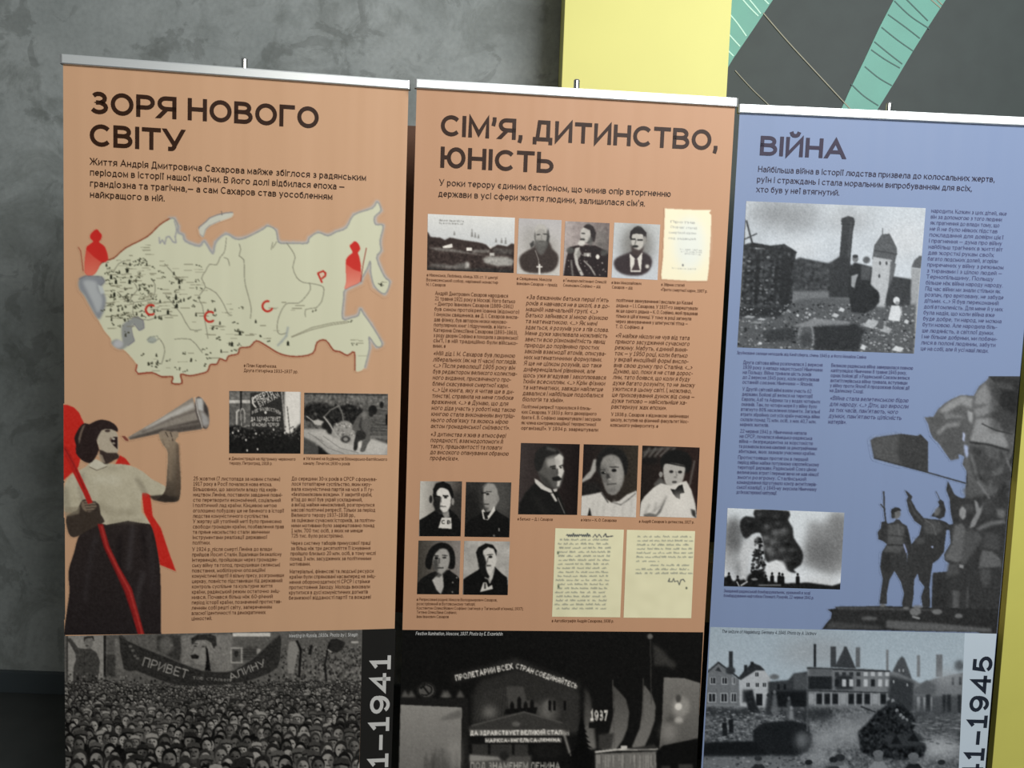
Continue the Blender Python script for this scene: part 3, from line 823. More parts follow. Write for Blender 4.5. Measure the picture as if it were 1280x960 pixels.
# ------------------------------------------------------------------ texts: middle banner
head(B, s_b, m_ink, [('СІМ’Я, ДИТИНСТВО,', 550.8, 169.8, 896.8, 26.5), ('ЮНІСТЬ', 550.4, 209.6, 691.6, 26.5)])
text_obj('introduction', B, s_b, m_ink, [('У роки терору єдиним бастіоном, що чинив опір вторгненню', 549, 232.0, 838.2, 8.3),
    ("держави в усі сфери життя людини, залишилася сім'я.", 548, 245.8, 806.0, 8.3)], weight=.14)
column('text_column', B, s_b, m_inks, 544, 366.6, 541.5, 432.2, [
 ('Андрій Дмитрович Сахаров народився',635),('21 травня 1921 року в Москві. Його батько',644),('– Дмитро Іванович Сахаров (1889–1961)',641.5),
 ('був сином протоієрея Іоанна (відомого)',649),('і онуком священика. ●● Д. І. Сахаров викла-',648),('дав фізику, був автором низки науково-',634),
 ('популярних книг і підручників. ● Мати —',638),('Катерина Олексіївна Сахарова (1893–1963),',647),('з роду дворян Софіано ● походила з дворянської',647.5),
 ("сім'ї, і в ній традиційно були військо-",647),('вими. ●',557)], cap=5.0)
column('quotation', B, s_b, m_inks, 542, 441.6, 538.5, 532.4, [
 ('«Мій дід І. М. Сахаров був людиною',643.5),('ліберальних (як на ті часи) поглядів.',645.5),('<…> Після революції 1905 року він',643.5),
 ('був редактором великого колектив-',646),('ного видання, присвяченого про-',638.5),('блемі скасування смертної кари.',635.5),
 ('<…> Ця книга, яку я читав ще в ди-',642),('тинстві, справила на мене глибоке',641.5),('враження. <…> ● Думаю, що для',635),
 ('мого діда участь у роботі над такою',644),('книгою стала виконанням внутріш-',643),("нього обов'язку та якоюсь мірою",635),
 ('актом громадянської сміливості».',637)], cap=5.8, slant=.2)
column('quotation', B, s_b, m_inks, 538.5, 542.6, 537.5, 572.5, [
 ('«З дитинства я жив в атмосфері',632),('порядності, взаємодопомоги й',628.5),('такту, працьовитості та поваги',627),
 ('до високого опанування обраною',635.5),('професією».',573)], cap=5.8, slant=.2)
column('quotation', B, s_b, m_inks, 658, 371.4, 653, 499, [
 ("«За бажанням батька перші п'ять",760.5),('років я навчався не в школі, а в до-',761.5),('машній навчальній групі. <…>',747),
 ('Батько займався зі мною фізикою',759.5),('та математикою. <…> Як мені',746),('здається, я розумів усе з пів слова.',760.5),
 ('Мене дуже хвилювала можливість',759),('звести всю різноманітність явищ',756),('природи до порівняно простих',748.5),
 ('законів взаємодії атомів, описува-',757),('них математичними формулами.',752),('Я ще не цілком розумів, що таке',751.5),
 ('диференціальні рівняння, але',743.5),('щось уже вгадував і захоплювався',757),('їхнім всесиллям. <…> Крім фізики',756),
 ('та математики, завжди найлегше',753.5),('давалися і найбільше подобалися',753.5),('біологія та хімія».',704.5)], cap=5.8, slant=.2)
column('text_column', B, s_b, m_inks, 652.5, 508.2, 651.5, 535, [
 ('Політичні репресії торкнулися й близь-',739),('ких Сахарова. У 1933 р. його двоюрідного',745.5),('брата Є. В. Софіано заарештували і засудили',751),
 ('як члена контрреволюційної терористичної',745),('організації». У 1934 р. заарештували',747.5)], cap=4.7)
column('text_column', B, s_b, m_inks, 770.5, 375.2, 769.5, 408.2, [
 ('політичне звинувачення і вислали до Казані',865.5),('дядька — І. І. Сахарова. У 1937-го заарештували',872),('як ще одного дядька — К. О. Софіано, який працював',872),
 ("тільки в цій в'язниці. У тому ж році загинула",864),('через звинувачення у шпигунстві тітка —',859.5),('Т. О. Софіано. ●',804)], cap=4.7)
column('quotation', B, s_b, m_inks, 769.5, 419.5, 764, 508.2, [
 ('«Я майже ніколи не чув від тата',861.5),('прямого засудження сучасного',861.5),('режиму. Мабуть, єдиний виня-',859),('ток — у 1950 році, коли батько',859),
 ('у вкрай емоційній формі висло-',860),('вив свою думку про Сталіна. <…>',865),('Думаю, що, поки я не став дорос-',865.5),('лим, тато боявся, що коли я буду',862),
 ('дуже багато розуміти, то не зможу',868),('ужитися в цьому світі. І, можливо,',864),('це приховування думок від сина —',867.5),
 ('дуже типово — найсильніше ха-',858),('рактеризує жах епохи».',833)], cap=5.8, slant=.2)
column('text_column', B, s_b, m_inks, 764, 517.9, 763, 531.2, [
 ('У 1938 р. Сахаров з відзнакою закінчивши',860.5),('школу, вступив на фізичний факультет Мос-',860.5),('ковського університету. ●',822.5)], cap=4.7)
for ls in ([('● Ніжинська, Люблінка, кінець XIX ст. У центрі',533.5,345.4,622,4.0),('Вознесенський собор, нарізаний монастир',533,351.4,622.5,4.0),('М. І. Сахаров',533,357.2,557,4.0)],
           [('● Священник Микола',646,349.8,689.5,4.0),('Іванович Сахаров — прадід',646,356,696.5,4.0)],
           [('● Генерал-лейтенант Олексій',704,352.2,758,4.0),('Семенович Софіано — дід',704,358.2,750.5,4.0)],
           [('● Іван Миколайович',764.5,354.8,801.5,4.0),('Сахаров — дід',765,360.6,790.5,4.0)],
           [('● Збірник статей',826.5,357.3,855.5,4.0),('«Проти смертної кари», 1907 р.',826,363.6,884,4.0)],
           [('● Репресовані родичі: Микола Володимирович Сахаров,',521,750.8,621.5,3.8),('розстріляний в Бутовському таборі;',521,756.2,594,3.8),
            ('Костянтин Олексійович Софіано (загинув у Таганській в’язниці, 1937);',521,761.6,654,3.8),('Тетяна Олексіївна Софіано;',521,766.8,571,3.8),('Іван Іванович Сахаров',521,772.2,561,3.8)],
           [('● Батько — Д. І. Сахаров',647,650.2,691,3.8)], [('● Мати — К. О. Сахарова',726.3,651.4,770.5,3.8)], [('● Андрій Сахаров із дитинства, 1927 р.',798.8,653.2,867.5,3.8)],
           [('● Автобіографія Андрія Сахарова, 1938 р.',689.8,777.6,767,4.0)]):
    text_obj('caption', B, s_b, m_inks, ls, weight=.14)

# ------------------------------------------------------------------ texts: blue banner
head(C, s_c, m_inkb, [('ВІЙНА', 949.6, 194.2, 1056.4, 24.6)])
text_obj('introduction', C, s_c, m_inkb, [('Найбільша війна в історії людства призвела до колосальних жертв,', 947.6, 215.0, 1243, 7.8),
    ('руїн і страждань і стала моральним випробуванням для всіх,', 946.2, 227.8, 1214.5, 7.8), ('хто був у неї втягнутий.', 945.4, 240.2, 1048.8, 7.8)], weight=.13)
column('text_column', C, s_c, m_inkbs, 929, 452.9, 928, 477.5, [('Друга світова війна розпочалася 1 вересня',1028),('1939 року з нападу нацистської Німеччини',1028),
 ('на Польщу. Війна тривала шість років',1014),('до 2 вересня 1945 року, коли капітулював',1024),('останній союзник Німеччини — Японія.',1016)], cap=4.8)
column('text_column', C, s_c, m_inkbs, 928, 486.3, 925, 530.4, [('У Другій світовій війні взяли участь 62',1014),('держави. Бойові дії велися на території',1015.5),
 ('Європи, Азії та Африки та у водах чотирьох',1025),('океанів. Там, по чотири моря й у війну було',1021),('втягнуто 80% населення планети. Загальні',1024.5),
 ('втрати збройних сил усіх країн-учасниць війни',1024.5),('склали понад 71 млн. осіб, з них 40,7 млн.',1020),('мирних жителів.',961)], cap=4.8)
column('text_column', C, s_c, m_inkbs, 925, 538.8, 923, 564, [('22 червня 1941 р. Німеччина напала',1008),('на СРСР, почалася німецько-радянська',1015),
 ('війна — безпрецедентна за жорстокістю',1016),('та розмахом воєнна кампанія за демографічними',1021),('збитками, яких зазнали учасники країни.',1019)], cap=4.8)
column('text_column', C, s_c, m_inkbs, 922.5, 571.6, 920.5, 615, [('Протистоявши протягом в перший',1010),('період війни майже потужному європейському',1023.5),
 ('території держави. Радянський Союз ціною',1020.5),('величезних втрат і перемагаючи не мав ніякої',1023),('змоги розгрому. Сталінський',1007.5),
 ('командування підготувало контр антигітлерів-',1021),('ської коаліції, у 1945-му змусила Німеччину',1020.5),('до беззастережної капітуляції.',971)], cap=4.8)
column('text_column', C, s_c, m_inkbs, 1039, 456.7, 1037, 488, [('Великою радянська війна завершилася повною',1141),('капітуляцією Німеччини 8 травня 1945 року,',1133),
 ('однак бойові дії з Радянський Союзом велися',1136.5),('антигітлерівська війна тривала, вступивши',1134),('у війну проти Японії й продовжив бойові дії',1136.5),('на Далекому Сході.',1079)], cap=4.8)
column('quotation', C, s_c, m_inkbs, 1037.5, 497.5, 1035, 527, [('«Війна стала велетенською бідою',1135),('для народу. <…> Діти, що виросли',1135),("за тих часів, пам'ятають, чого",1122),
 ("думки, пам'ятають цілісність",1126.5),('матерів».',1057.5)], cap=5.6, slant=.2)
column('text_column', C, s_c, m_inkbs, 1164, 263.5, 1151, 435.6, [
 ('народити. Кожен з цих дітей, яке',1258),('він за допомогою з того людини',1252),('як прагнення до влади тому, що',1249),('не й не було ніяких підстав',1246.5),
 ('покладання для довіри цієї',1254),('і прагнення — дума про війну',1252),('найбільш трагічних в житті віт',1253),('дав жорсткі рукам своїх',1242),
 ('багато людських долей, згоріли',1247),('приречених у війну з режимом',1254),('з тиранами і з цілою людей —',1252),('Тернопільщину, Польщу',1241.5),
 ('більше ніж війна народу народу.',1253),('Під час війни ми знали стільки як',1250),('розпач, про врятовану, не забуде',1254),('дітьми. <…> Я був переконаний',1248),
 ('долі втомленість. Для мене й у них',1253),('була надія, що коли війна вже',1243),('буде добре, ти народ, не можна',1251.5),('бути новою. Але народила біль-',1246),
 ('ше людяність, а світлої думки.',1242),('і не більше добрими, ми побачи-',1246),('лися в полоні людяним, забути',1244),('це на собі, але й усі наші люди.',1235)], cap=5.4, weight=.13)
text_obj('caption', C, s_c, m_inkbs, [('Зруйноване селище неподалік від Кенігсберга, січень 1945 р. ● Фото Михайла Савіна', 921, 442.6, 1082.5, 4.2)])
text_obj('caption', C, s_c, m_inkbs, [('Знищений радянський бомбардувальник, уражений в ході', 904.6, 740.2, 1012.5, 4.1), ('бомбардування нафтобази Плоешті, Румунія, 22 червня 1941 р.', 904.6, 746.0, 1017, 4.1)])

# ================================================================== flat printed pictures
def head_gray(cv, x, y, s, skin=150, hair=40, bg=None, cap=None, body=45, lightside=1, wide=1.0, detail=True):
    """one small printed face with shoulders: s = half head height"""
    cv.ell(x, y + 2.3*s, 1.9*s*wide, 1.5*s, body, .3)
    cv.rect(x - .4*s, y + .6*s, x + .4*s, y + 1.5*s, skin*.7, .3)
    cv.ell(x, y - .15*s, .84*s, 1.08*s, hair, .25)
    cv.ell(x + .05*s*lightside, y + .12*s, .68*s, .86*s, skin, .25)
    cv.ell(x - .38*s*lightside, y + .2*s, .34*s, .7*s, skin*.62, .35, .75)
    if cap is not None:
        cv.poly([(x-.95*s,y-.45*s),(x-.8*s,y-1.05*s),(x-.1*s,y-1.3*s),(x+.75*s,y-1.1*s),(x+.95*s,y-.5*s),(x+.2*s,y-.62*s)], cap, .3); cv.line([(x-.8*s,y-.45*s),(x,y-.58*s),(x+.85*s,y-.42*s)], .22*s, cap*.45, .25)
    if detail and s > 2.2:
        for k in (-1, 1): cv.ell(x + k*.3*s, y - .02*s, .17*s, .11*s, skin*.35, .2)
        cv.line([(x + .02*s, y), (x + .06*s, y + .34*s)], .14*s, skin*.6, .2)
        cv.line([(x - .2*s, y + .58*s), (x + .24*s, y + .58*s)], .12*s, skin*.4, .2)

# ------------------------------------------------------------------ map on the left banner
MAP = [(115,343.8),(127.5,328),(142.3,322.7),(157,310),(183.8,296),(199.4,281.3),(211.9,273.4),(218,273.5),(222.8,283),(222.8,290.6),(229,293.8),(232,301.6),(249.4,307.8),(255.6,301.6),(266,317),(269.7,303),(282.5,292.4),(294.7,298.8),(307,297.4),(328.6,286.6),(334.7,282.5),(344.9,288),(348.2,302.8),(358.4,304),(366.5,304.2),(384,304),(386.9,297.4),(397.7,290.7),(409.9,294.7),(420,290),(433,284.7),(442.5,268.5),(465.5,260.3),(471.6,252.2),(476.3,263),(468.2,271.2),(469.6,280.7),(479,282),(475,301),(476.3,313.2),(470.9,322.7),(480.4,345.7),(487.2,352.5),(481,367.4),(468.2,357.9),(463.5,340.3),(462.8,326.7),(459.4,334.9),(452,348.4),(450.6,353),(431.6,362),(429.6,373.9),(428.2,398.3),(440,397),(447.9,394.2),(450.6,386),(454.7,392.8),(463.5,405),(477.7,429.4),(470.9,433.5),(461.4,421.3),(462,434.8),(456,459.2),(443.8,463.3),(443,440.3),(434.3,444.3),(424.9,439.6),(416.7,437.6),(407.2,425.4),(396.4,428),(391,441.6),(370.7,445.7),(350.3,442.3),(332.7,432),(320.5,426),(312.3,433.5),(300,434.9),(297.4,442.3),(286,445),(282.5,451),(275,448.4),(271,455.2),(262.9,455.9),(259.5,464),(250,467.4),(236.9,469.7),(226,468),(227.5,479),(215,479),(215.8,471),(202.5,471),(190,465.8),(172.8,467.3),(169.7,463.4),(171.3,455.6),(154.8,436.9),(141.6,432),(138.4,422.8),(130.6,413.4),(122.8,399.4),(113.4,383.8),(105.6,369.7),(99.4,360.3),(99.4,351),(105.6,346.3)]
cv = Canvas(92, 246, 496, 486, ORANGE, 3)
grey = (156, 152, 150); cream = (216, 214, 184); lpale = (196, 192, 186)
nova = [(248.5,286),(249,284),(257.5,277),(262,272.5),(272,268.5),(283,266),(291,265.5),(289,271),(275,276),(262,282),(257,287),(254,296),(250,293)]
i_ = MAP.index((211.9,273.4)); j_ = MAP.index((456,459.2))
coast = MAP[i_:j_+1]; land = MAP[j_+1:]
west = MAP[-10:] + [MAP[0]]
cv.line(coast, 7.0, (190, 168, 152), 1.2, .55); cv.line(coast, 4.0, lpale, .7, .8)
cv.poly(MAP, cream, .35, sm=3)
cv.poly(nova, lpale, .8, sm=2); cv.poly([(x+.5, y+.6) for x, y in nova], (212, 210, 190), .5, .8, sm=2)
cv.line(nova[:7], 1.0, (120, 116, 120), .4); cv.line(nova[8:], .8, grey, .4)
cv.line([(277,264),(277.5,269)], .8, (90, 88, 90), .3)
cv.line(coast, 1.5, (146, 144, 142), .5, .9, 3)
cv.line([p for p in coast[2:12]], 2.6, (172, 170, 168), .8, .6, 3)
cv.line([(218,276),(221,287),(219,296),(220,303),(216,302),(212,296),(208,297),(206,305),(203,300),(200,304),(199,297)], 1.6, (142,140,150), .6, .7, 2)
cv.line(MAP[:i_+1], 1.6, (140, 70, 46), .4, 1, 3); cv.line(land[:-12], 1.7, (146, 68, 46), .4, 1, 3)
cv.line(MAP[-14:-10], 1.6, (158, 70, 50), .4)
# black sea / caspian
sea = [(99,349),(107,345),(127,346),(131,352),(128,357),(124,362),(131,368),(132.5,380),(128,393),(123,399),(114,385),(106,370),(99,361)]
cv.poly(sea, (142,144,148), 1.2, sm=3); cv.poly([(104,351),(120,352),(122,362),(128,372),(127,384),(122,391),(116,378),(110,366)], (190,192,190), 1.6, .8, sm=3)
cv.line(sea[:4] + [(125,358)], 1.2, (120,118,124), .5); cv.poly([(122,356),(128,358),(131,366),(126,368)], (196,200,196), .7)
casp = [(165,398),(172,396),(179,401),(180,410),(174,413),(168,405),(164,410),(166,420),(168,426),(160,432),(152,437),(143,433),(139,428),(146,424),(153,428),(152,418),(153,406)]
cv.poly(casp, (152,153,148), 1.0, sm=3); cv.line(casp[:10], .9, (118,114,126), .4); cv.ell(148, 430, 6, 5, (190,188,188), 1.2)
cv.ell(190, 425, 6, 4, (170,174,162), .8); cv.line([(184,425),(188,421),(197,420),(198,424),(191,428),(186,427)], .8, (140,142,128), .4)
ln = (120, 116, 98)
for q in ([(283,297),(282,308),(280,316),(275,322),(271,331),(262,330.5),(257,339),(252,348),(257,359),(248,371),(253,382),(255,395),(258,410),(260,423)],
          [(280,322),(285,324),(287,332)], [(257,359),(270,366),(280,381),(285,392),(290,394)],
          [(299,305),(301,312),(299,320),(305,325),(305.5,345),(307,357),(310,368),(314,385),(313,398)],
          [(358.4,304),(365,313),(369,322),(366,334),(371,347),(379,353),(387,354),(401,357),(405,362),(402,377),(395,385)],
          [(387,354),(388,362),(381,372),(373,379),(360,379),(355,383),(351,390),(347,402),(347,415),(352,418),(358,416)],
          [(341,303),(339,312)], [(346,302),(341,310)], [(382,396),(382,387),(395,385)],
          [(207,368),(218,382),(227,393),(238,412),(252,412)], [(218,424),(238,424),(250,437),(253,441)], [(202,455),(206,440),(204,430),(199,423)],
          [(155,377),(162,375),(167,378),(166,390),(170,397),(186,400),(200,395),(214,393)], [(168,378),(182,376),(192,372),(194,356),(190,350)],
          [(142,340),(148,330),(156,326)], [(228,354),(206,330)], [(147,365),(154,372),(160,378),(165,370),(172,362),(168,354)]):
    cv.line(q, .9, ln, .4, .85, 2)
for k in (0, 3.2): cv.line([(364.5,421.5+k*.3-1.5*(k>0)),(390,412-k*.8),(415,406-k*.7),(434,403.5-k*.6)], .9, (128,122,100), .4, .9)
cv.line([(360,409),(358,420),(352,427),(347,432)], 2.6, (150,156,156), .8, .7)
# small symbols and lettering of the pictorial map
rg = random.Random(5)
def inside(x, y, P):
    r = False
    for k in range(len(P)):
        (xa, ya), (xb, yb) = P[k-1], P[k]
        if (ya > y) != (yb > y) and x < xa + (y-ya)*(xb-xa)/(yb-ya): r = not r
    return r
for (x0_, y0_, x1_, y1_, n) in ((128,325,205,400,170),(200,330,252,400,56),(125,380,160,420,16),(258,375,345,450,54),(180,440,246,465,16),(225,400,275,460,16),(340,370,400,395,5),(430,396,465,402,5),(438,425,458,460,8),(150,300,200,325,10),(476,352,486,358,3)):
    for _ in range(n):
        x, y = rg.uniform(x0_, x1_), rg.uniform(y0_, y1_); k = rg.random()
        if not (inside(x-3, y, MAP) and inside(x+5, y+2, MAP)): continue
        if k < .55:
            w = rg.uniform(4, 12); cv.line([(x, y), (x + w, y + rg.uniform(-.3, .3))], .8, (118,112,90), .35, rg.uniform(.5, .9))
        elif k < .68:
            cv.poly([(x-1.2,y+2.4),(x-1,y-.6),(x,y-2.6),(x+1,y-.6),(x+1.3,y+2.4)], (58,58,44), .35, .9)
        else:
            for __ in range(4): cv.ell(x + rg.uniform(-3.5,3.5), y + rg.uniform(-1.5,1.5), rg.uniform(.6,1.5), rg.uniform(.5,1.1), (78,78,60), .3, .85)
for (x, y) in ((139,346),(145,352),(159,338),(162,352),(210,390),(220,372),(221,382),(224,352),(300,416),(290,430),(360,429),(143,368)):
    cv.poly([(x-1.6,y+3),(x-1.4,y-1),(x,y-3.4),(x+1.4,y-1),(x+1.8,y+3)], (44,46,34), .35)
red = (196, 58, 44)
def redC(x, y, r, rot=0):
    cv.line([(x + r*math.cos(math.radians(a+rot)), y + r*math.sin(math.radians(a+rot))) for a in range(50, 311, 20)], 2.5, red, .35)
redC(188.6, 387.3, 6.2); redC(262.6, 396, 6.4); redC(334.5, 382.8, 6.4, -25)
cv.line([(402.5,353),(398,343),(397.5,341.5),(404,338.8),(407,341.5),(406.5,345),(402.5,348)], 2.3, red, .35); cv.ell(402.4,343.8,1.4,1.4,(250,180,160),.3)
# two red soldiers in pointed caps
sol = [(106,340),(108,312),(112,306),(117,302),(113.5,298),(113,294.5),(116,290),(121,287),(124,290),(127,294),(126,299),(123.5,303),(131,309),(135,324),(127,328),(121,339),(115,344)]
cv.grad(smooth(sol, 3), (206,42,36), (226,120,96), True, .5); cv.poly(sol[1:15], (206,40,34), .5, .85, sm=2)
cv.line([(98,309),(101,314),(103,330),(104,339)], 1.0, (150,70,50), .3)
s2 = [(433,352),(432.5,330),(435,321),(441,316),(438.5,310),(437.5,307),(441,304),(443,302),(447,304),(450,311),(447,316),(449,322),(451,340),(450,352),(438,358),(431,361)]
cv.grad(smooth(s2, 3), (206,46,36), (236,150,126), True, .5); cv.poly(s2[1:13], (208,42,34), .5, .85, sm=2)
cv.line([(458,310),(454,330),(451,352)], 1.0, (150,60,46), .3)
picture('printed_map', A, s_a, cv, [(92,247),(495,247),(495,485),(92,485)], m_print, 1.0, cut=True, label='cream pictorial map with red letters and two red soldiers')

# ------------------------------------------------------------------ woman with megaphone
cv = Canvas(79, 492, 272, 798, ORANGE, 4)
R1 = (206, 44, 34)
cv.poly([(79,506),(84,506),(92,509),(99,516),(106,531),(104,560),(98,584),(80,600),(79,600)], R1, .4, sm=0)
cv.poly([(143,582),(150,569),(157,573),(163,581),(150,584)], R1, .4)
cv.poly([(176,606),(187,612),(191,645),(201,660),(210,687),(220,714),(200,706),(190,660),(180,640)], R1, .4)
# skirt
sk = [(133,655),(145,650.5),(160,650.5),(180,652),(188,656),(193,670),(197,690),(200,712),(201,745),(201,775),(201,788),(201,800),(190,806),(100,806),(81,800),(83,770),(87,740),(86,714),(93,690),(98,672),(108,660),(120,655)]
cv.grad(smooth(sk, 3), (48,40,38), (38,32,32), True, .4)
for q, v in (([(166,656),(164,680),(162,700),(161,712)], 66), ([(186,664),(190,700),(192,740)], 54), ([(180,715),(176,728),(173,740),(170,770)], 64), ([(120,670),(112,705),(106,750)], 56), ([(150,670),(148,720)], 28), ([(178,660),(182,700)], 30)):
    cv.line(q, 5, (v, v-6, v-6), 2.2, .75, 3)
# shirt
sh = [(81,640),(80.5,610),(84,600),(92,592),(108,583),(118,574),(130,578),(143,580),(160,581),(178,589),(190,599),(207,608),(206,618),(200,622),(188,619),(178,616),(177,640),(188,655),(160,651),(133,656),(120,650),(108,640)]
cv.poly(sh, (196,186,160), .4, sm=2)
cv.noise(3.0, 3, sh)
for q, w, v, a in (([(170,598),(178,608),(182,618)], 4, (140,130,110), .7), ([(104,592),(100,610),(104,626)], 5, (152,142,122), .6), ([(122,630),(140,640),(170,640)], 9, (164,154,130), .5), ([(116,600),(150,600)], 10, (210,202,178), .5), ([(124,584),(140,586),(156,582)], 3, (168,158,136), .6), ([(81,610),(84,636)], 8, (158,148,126), .7), ([(138,652),(175,652)], 3, (140,130,112), .5)):
    cv.line(q, w, v, 2.2, a, 3)
cv.poly([(114,578),(120,574),(134,582),(122,587),(112,583)], (210,202,180), .4); cv.line([(112,583.5),(121,588),(134,583)], .8, (120,108,92), .3)
# right arm with hand
arm = [(200,622),(206,614),(208,605),(209,590),(210,566),(204,556),(200,548),(199,541),(203,538),(212,540),(221,540),(223,545),(219,551),(223,556),(224,575),(226,600),(225,620),(221,627),(208,627),(196,625)]
cv.grad(smooth(arm, 3), (166,146,122), (70,60,50), True, .35)
cv.line([(222,556),(223,590),(222,618)], 4, (92,76,62), 1.4, .7); cv.line([(213,560),(213,600)], 4, (150,130,108), 1.6, .6)
cv.poly([(186,620),(206,618),(222,622),(219,627),(206,628),(192,625)], (52,44,38), .8, .9)
for q in ([(204,541),(208,547),(212,551)], [(211,541),(215,546),(216,551)], [(203,549),(206,556)]): cv.line(q, 1.2, (64,52,44), .4, .85)
cv.poly([(200,540),(206,539),(211,548),(212,560),(205,556),(200,548)], (160,142,120), .7, .7)
# left hand and forearm
cv.poly([(83,645),(96,638),(101,628),(106,624),(118,627),(124,631),(126,643),(131,652),(120,658),(108,664),(96,671),(88,670),(84,660)], (64,54,46), .5, sm=2)
cv.poly([(102,627),(117,626),(121,634),(112,640),(104,637)], (140,122,102), .6, .85, sm=2)
for k in range(4): cv.line([(105+k*1.2,628.6+k*3.3),(120+k*.8,627+k*3.6)], 1.0, (50,42,38), .35, .8)
cv.poly([(81,634),(100,633),(99,642),(82,646)], (150,138,116), .9, .7)
# hair, head
cv.poly([(95,556),(93,548),(96,540),(101,532),(106,529),(112,530),(120,526),(128,524.5),(138,527),(145,532),(147,538),(141,538),(126,540),(121,550),(124,562),(118,574),(112,579),(102,575),(95,566)], (46,34,32), .4, sm=2)
cv.poly([(98,548),(101,538),(104,532),(107,530),(103,540),(99,556)], (150,130,112), .6, .7)
cv.poly([(120,546),(124,537),(132,534.5),(141,536),(146,541),(147.5,546),(148,560),(147,566),(140,569),(130,569),(125,562)], (188,174,152), .35, sm=2)
cv.poly([(122,532),(136,527),(146,534),(147,540),(138,536),(127,538),(121,550),(117,556)], (48,36,34), .5, sm=2)
cv.poly([(124,562),(134,566),(146,566),(149,572),(143,575),(134,580),(128,577)], (62,50,44), .6, sm=2)
cv.poly([(122,566),(128,569),(132,579),(126,577)], (170,154,132), .5, .8)
cv.ell(134.5, 538.5, 3.6, 1.8, (70,56,50), .5); cv.line([(131,535.5),(139,536)], 1.0, (44,34,32), .35)
cv.ell(138.5, 549, 1.3, 2.6, (120,100,86), .5); cv.poly([(138.5,551),(142,546),(147,546),(147,562),(141,556)], (40,28,28), .45, sm=1)
cv.ell(142.2,548.5,1.8,1.3,(206,196,176),.4); cv.ell(142,554,2.2,1.3,(196,184,162),.5,.8)
# megaphone
cone = [(155.5,546),(163,546.5),(200,541),(222,540.5),(252,536.5),(243,496),(241,497),(215,514),(190,531),(162,545)]
cv.poly([(152,545),(156,545),(160,549),(161,551.5),(157,551)], (130,70,56), .4)
cv.poly([(160,546.5),(200,523),(241,496.5),(246,516),(253,536),(222,540.5),(200,541.5),(163,549)], (150,140,128), .35)
cv.poly([(160,548),(200,536),(250,524),(253,536),(222,540.5),(200,541.5),(163,549.5)], (74,66,60), 1.0, .85)
cv.poly([(180,536),(212,517),(241,503),(243,509),(212,524),(184,538)], (206,200,190), 1.2, .85)
cv.line([(178,540),(215,523),(246,513)], 3, (108,98,90), 1.0, .7)
cv.line([(205,536),(250,529)], 2.6, (128,118,108), 1.0, .7)
cv.ell(252.5, 516, 7.6, 21, (96,86,80), .4, rot=-14)
cv.ell(254, 516, 6.6, 19, (140,132,124), .5, rot=-14)
cv.poly([(245,498),(253,498),(254,514),(248,512)], (206,204,198), 1.0, .85); cv.poly([(251,514),(258,520),(261,530),(254,532)], (176,172,168), 1.0, .8)
cv.poly([(255,502),(260,510),(261,522),(255,514)], (54,48,46), .9, .85); cv.line([(244,497),(247,515),(253,534)], 1.0, (204,198,188), .35)
cv.poly([(199,540),(206,538),(214,539.5),(221,539),(223,543),(217,547),(212,551),(206,548),(201,546)], (156,138,118), .5, .9, sm=2)
for q in ([(207,540),(210,546)], [(213,540.5),(215,546)]): cv.line(q, 1, (60,50,42), .35)
# flag staff
cv.poly([(80,556),(86,562),(112,618),(116,628),(110,630),(104,616),(92,592),(80,566)], (188,40,34), .4)
cv.poly([(122,655),(129,655),(137,683),(149,708),(165,736),(173,765),(182,798),(174,798),(165,768),(155,738),(143,712),(130,684)], (150,34,32), .5)
cv.line([(127,658),(134,684),(147,710),(162,738),(171,768),(179,796)], 1.8, (196,70,60), .7, .8)
cv.line([(125,668),(131,686),(145,714),(157,742),(167,772)], 1.2, (90,24,24), .7, .8)
cv.line([(81,560),(92,580),(106,612)], 1.4, (120,26,26), .5, .6)
cv.noise(.7, 2.5)
picture('printed_cutout', A, s_a, cv, [(79.4,493),(271,493),(271,791.5),(80.4,793.6)], m_print, .95, cut=True, label='cut-out picture of a woman shouting through a metal megaphone, red flag behind')

# ------------------------------------------------------------------ two photographs on the left banner
cv = Canvas(284, 486, 378, 570, 104, 5)
cv.rect(284,486,378,512,112,1.5); cv.rect(284,500,313,504,205,.6); cv.rect(284,490,302,499,130,1); cv.noise(1.0, 8)
cv.rect(300,486,302.5,535,48,.5); cv.line([(296,533),(296,515),(299,512)], 1.6, 205, .5); cv.line([(302,534),(301,514),(304,511),(306,517),(306,528)], 1.3, 190, .5, sm=2); cv.line([(302,534),(312,532)], 1, 170, .4)
cv.rect(356,488,376,542,226,1.0); cv.poly([(366,541),(372,532),(378,528),(378,560),(362,560)], 62, 1.2)
cv.poly([(313,491),(354,489),(356,544),(313,544)], 58, .5); cv.line([(352,488),(357,542)], 1.4, 190, .6); cv.line([(359,508),(363,545)], .8, 60, .4)
cv.text('СМЕРТЬ', 316.5, 504, 342, 492.5, 7.5, 226, .2, blur=.3); cv.line([(322,494),(317,498),(316,504),(320,509)], 1.8, 226, .4, sm=2)
cv.text('БУРЖУАМ', 325, 509, 350, 496, 7.5, 215, .2, blur=.3)
cv.text('И ЕЕ ПРИХВОСТНЯМ', 315, 518, 351, 519, 4.6, 215, .2, bend=-5)
cv.text('ДА ЗДРАВСТВУЕТ', 313.5, 526.5, 351, 526.5, 5.6, 226, .2)
cv.text('КРАСНЫЙ ТЕРРОР', 315, 533.2, 349, 533.5, 5.0, 220, .2)
cv.ell(332, 515.5, 1.6, 1.8, 215, .4)
cv.poly([(284,534),(296,531),(310,536),(330,537),(352,539),(362,543),(372,537),(378,534),(378,572),(284,572)], 40, 1.0)
for _ in range(110):
    x, y = rg.uniform(286, 376), rg.uniform(533, 548); cv.ell(x, y, rg.uniform(.8,1.5), rg.uniform(.9,1.7), rg.uniform(46,110), .3, .8)
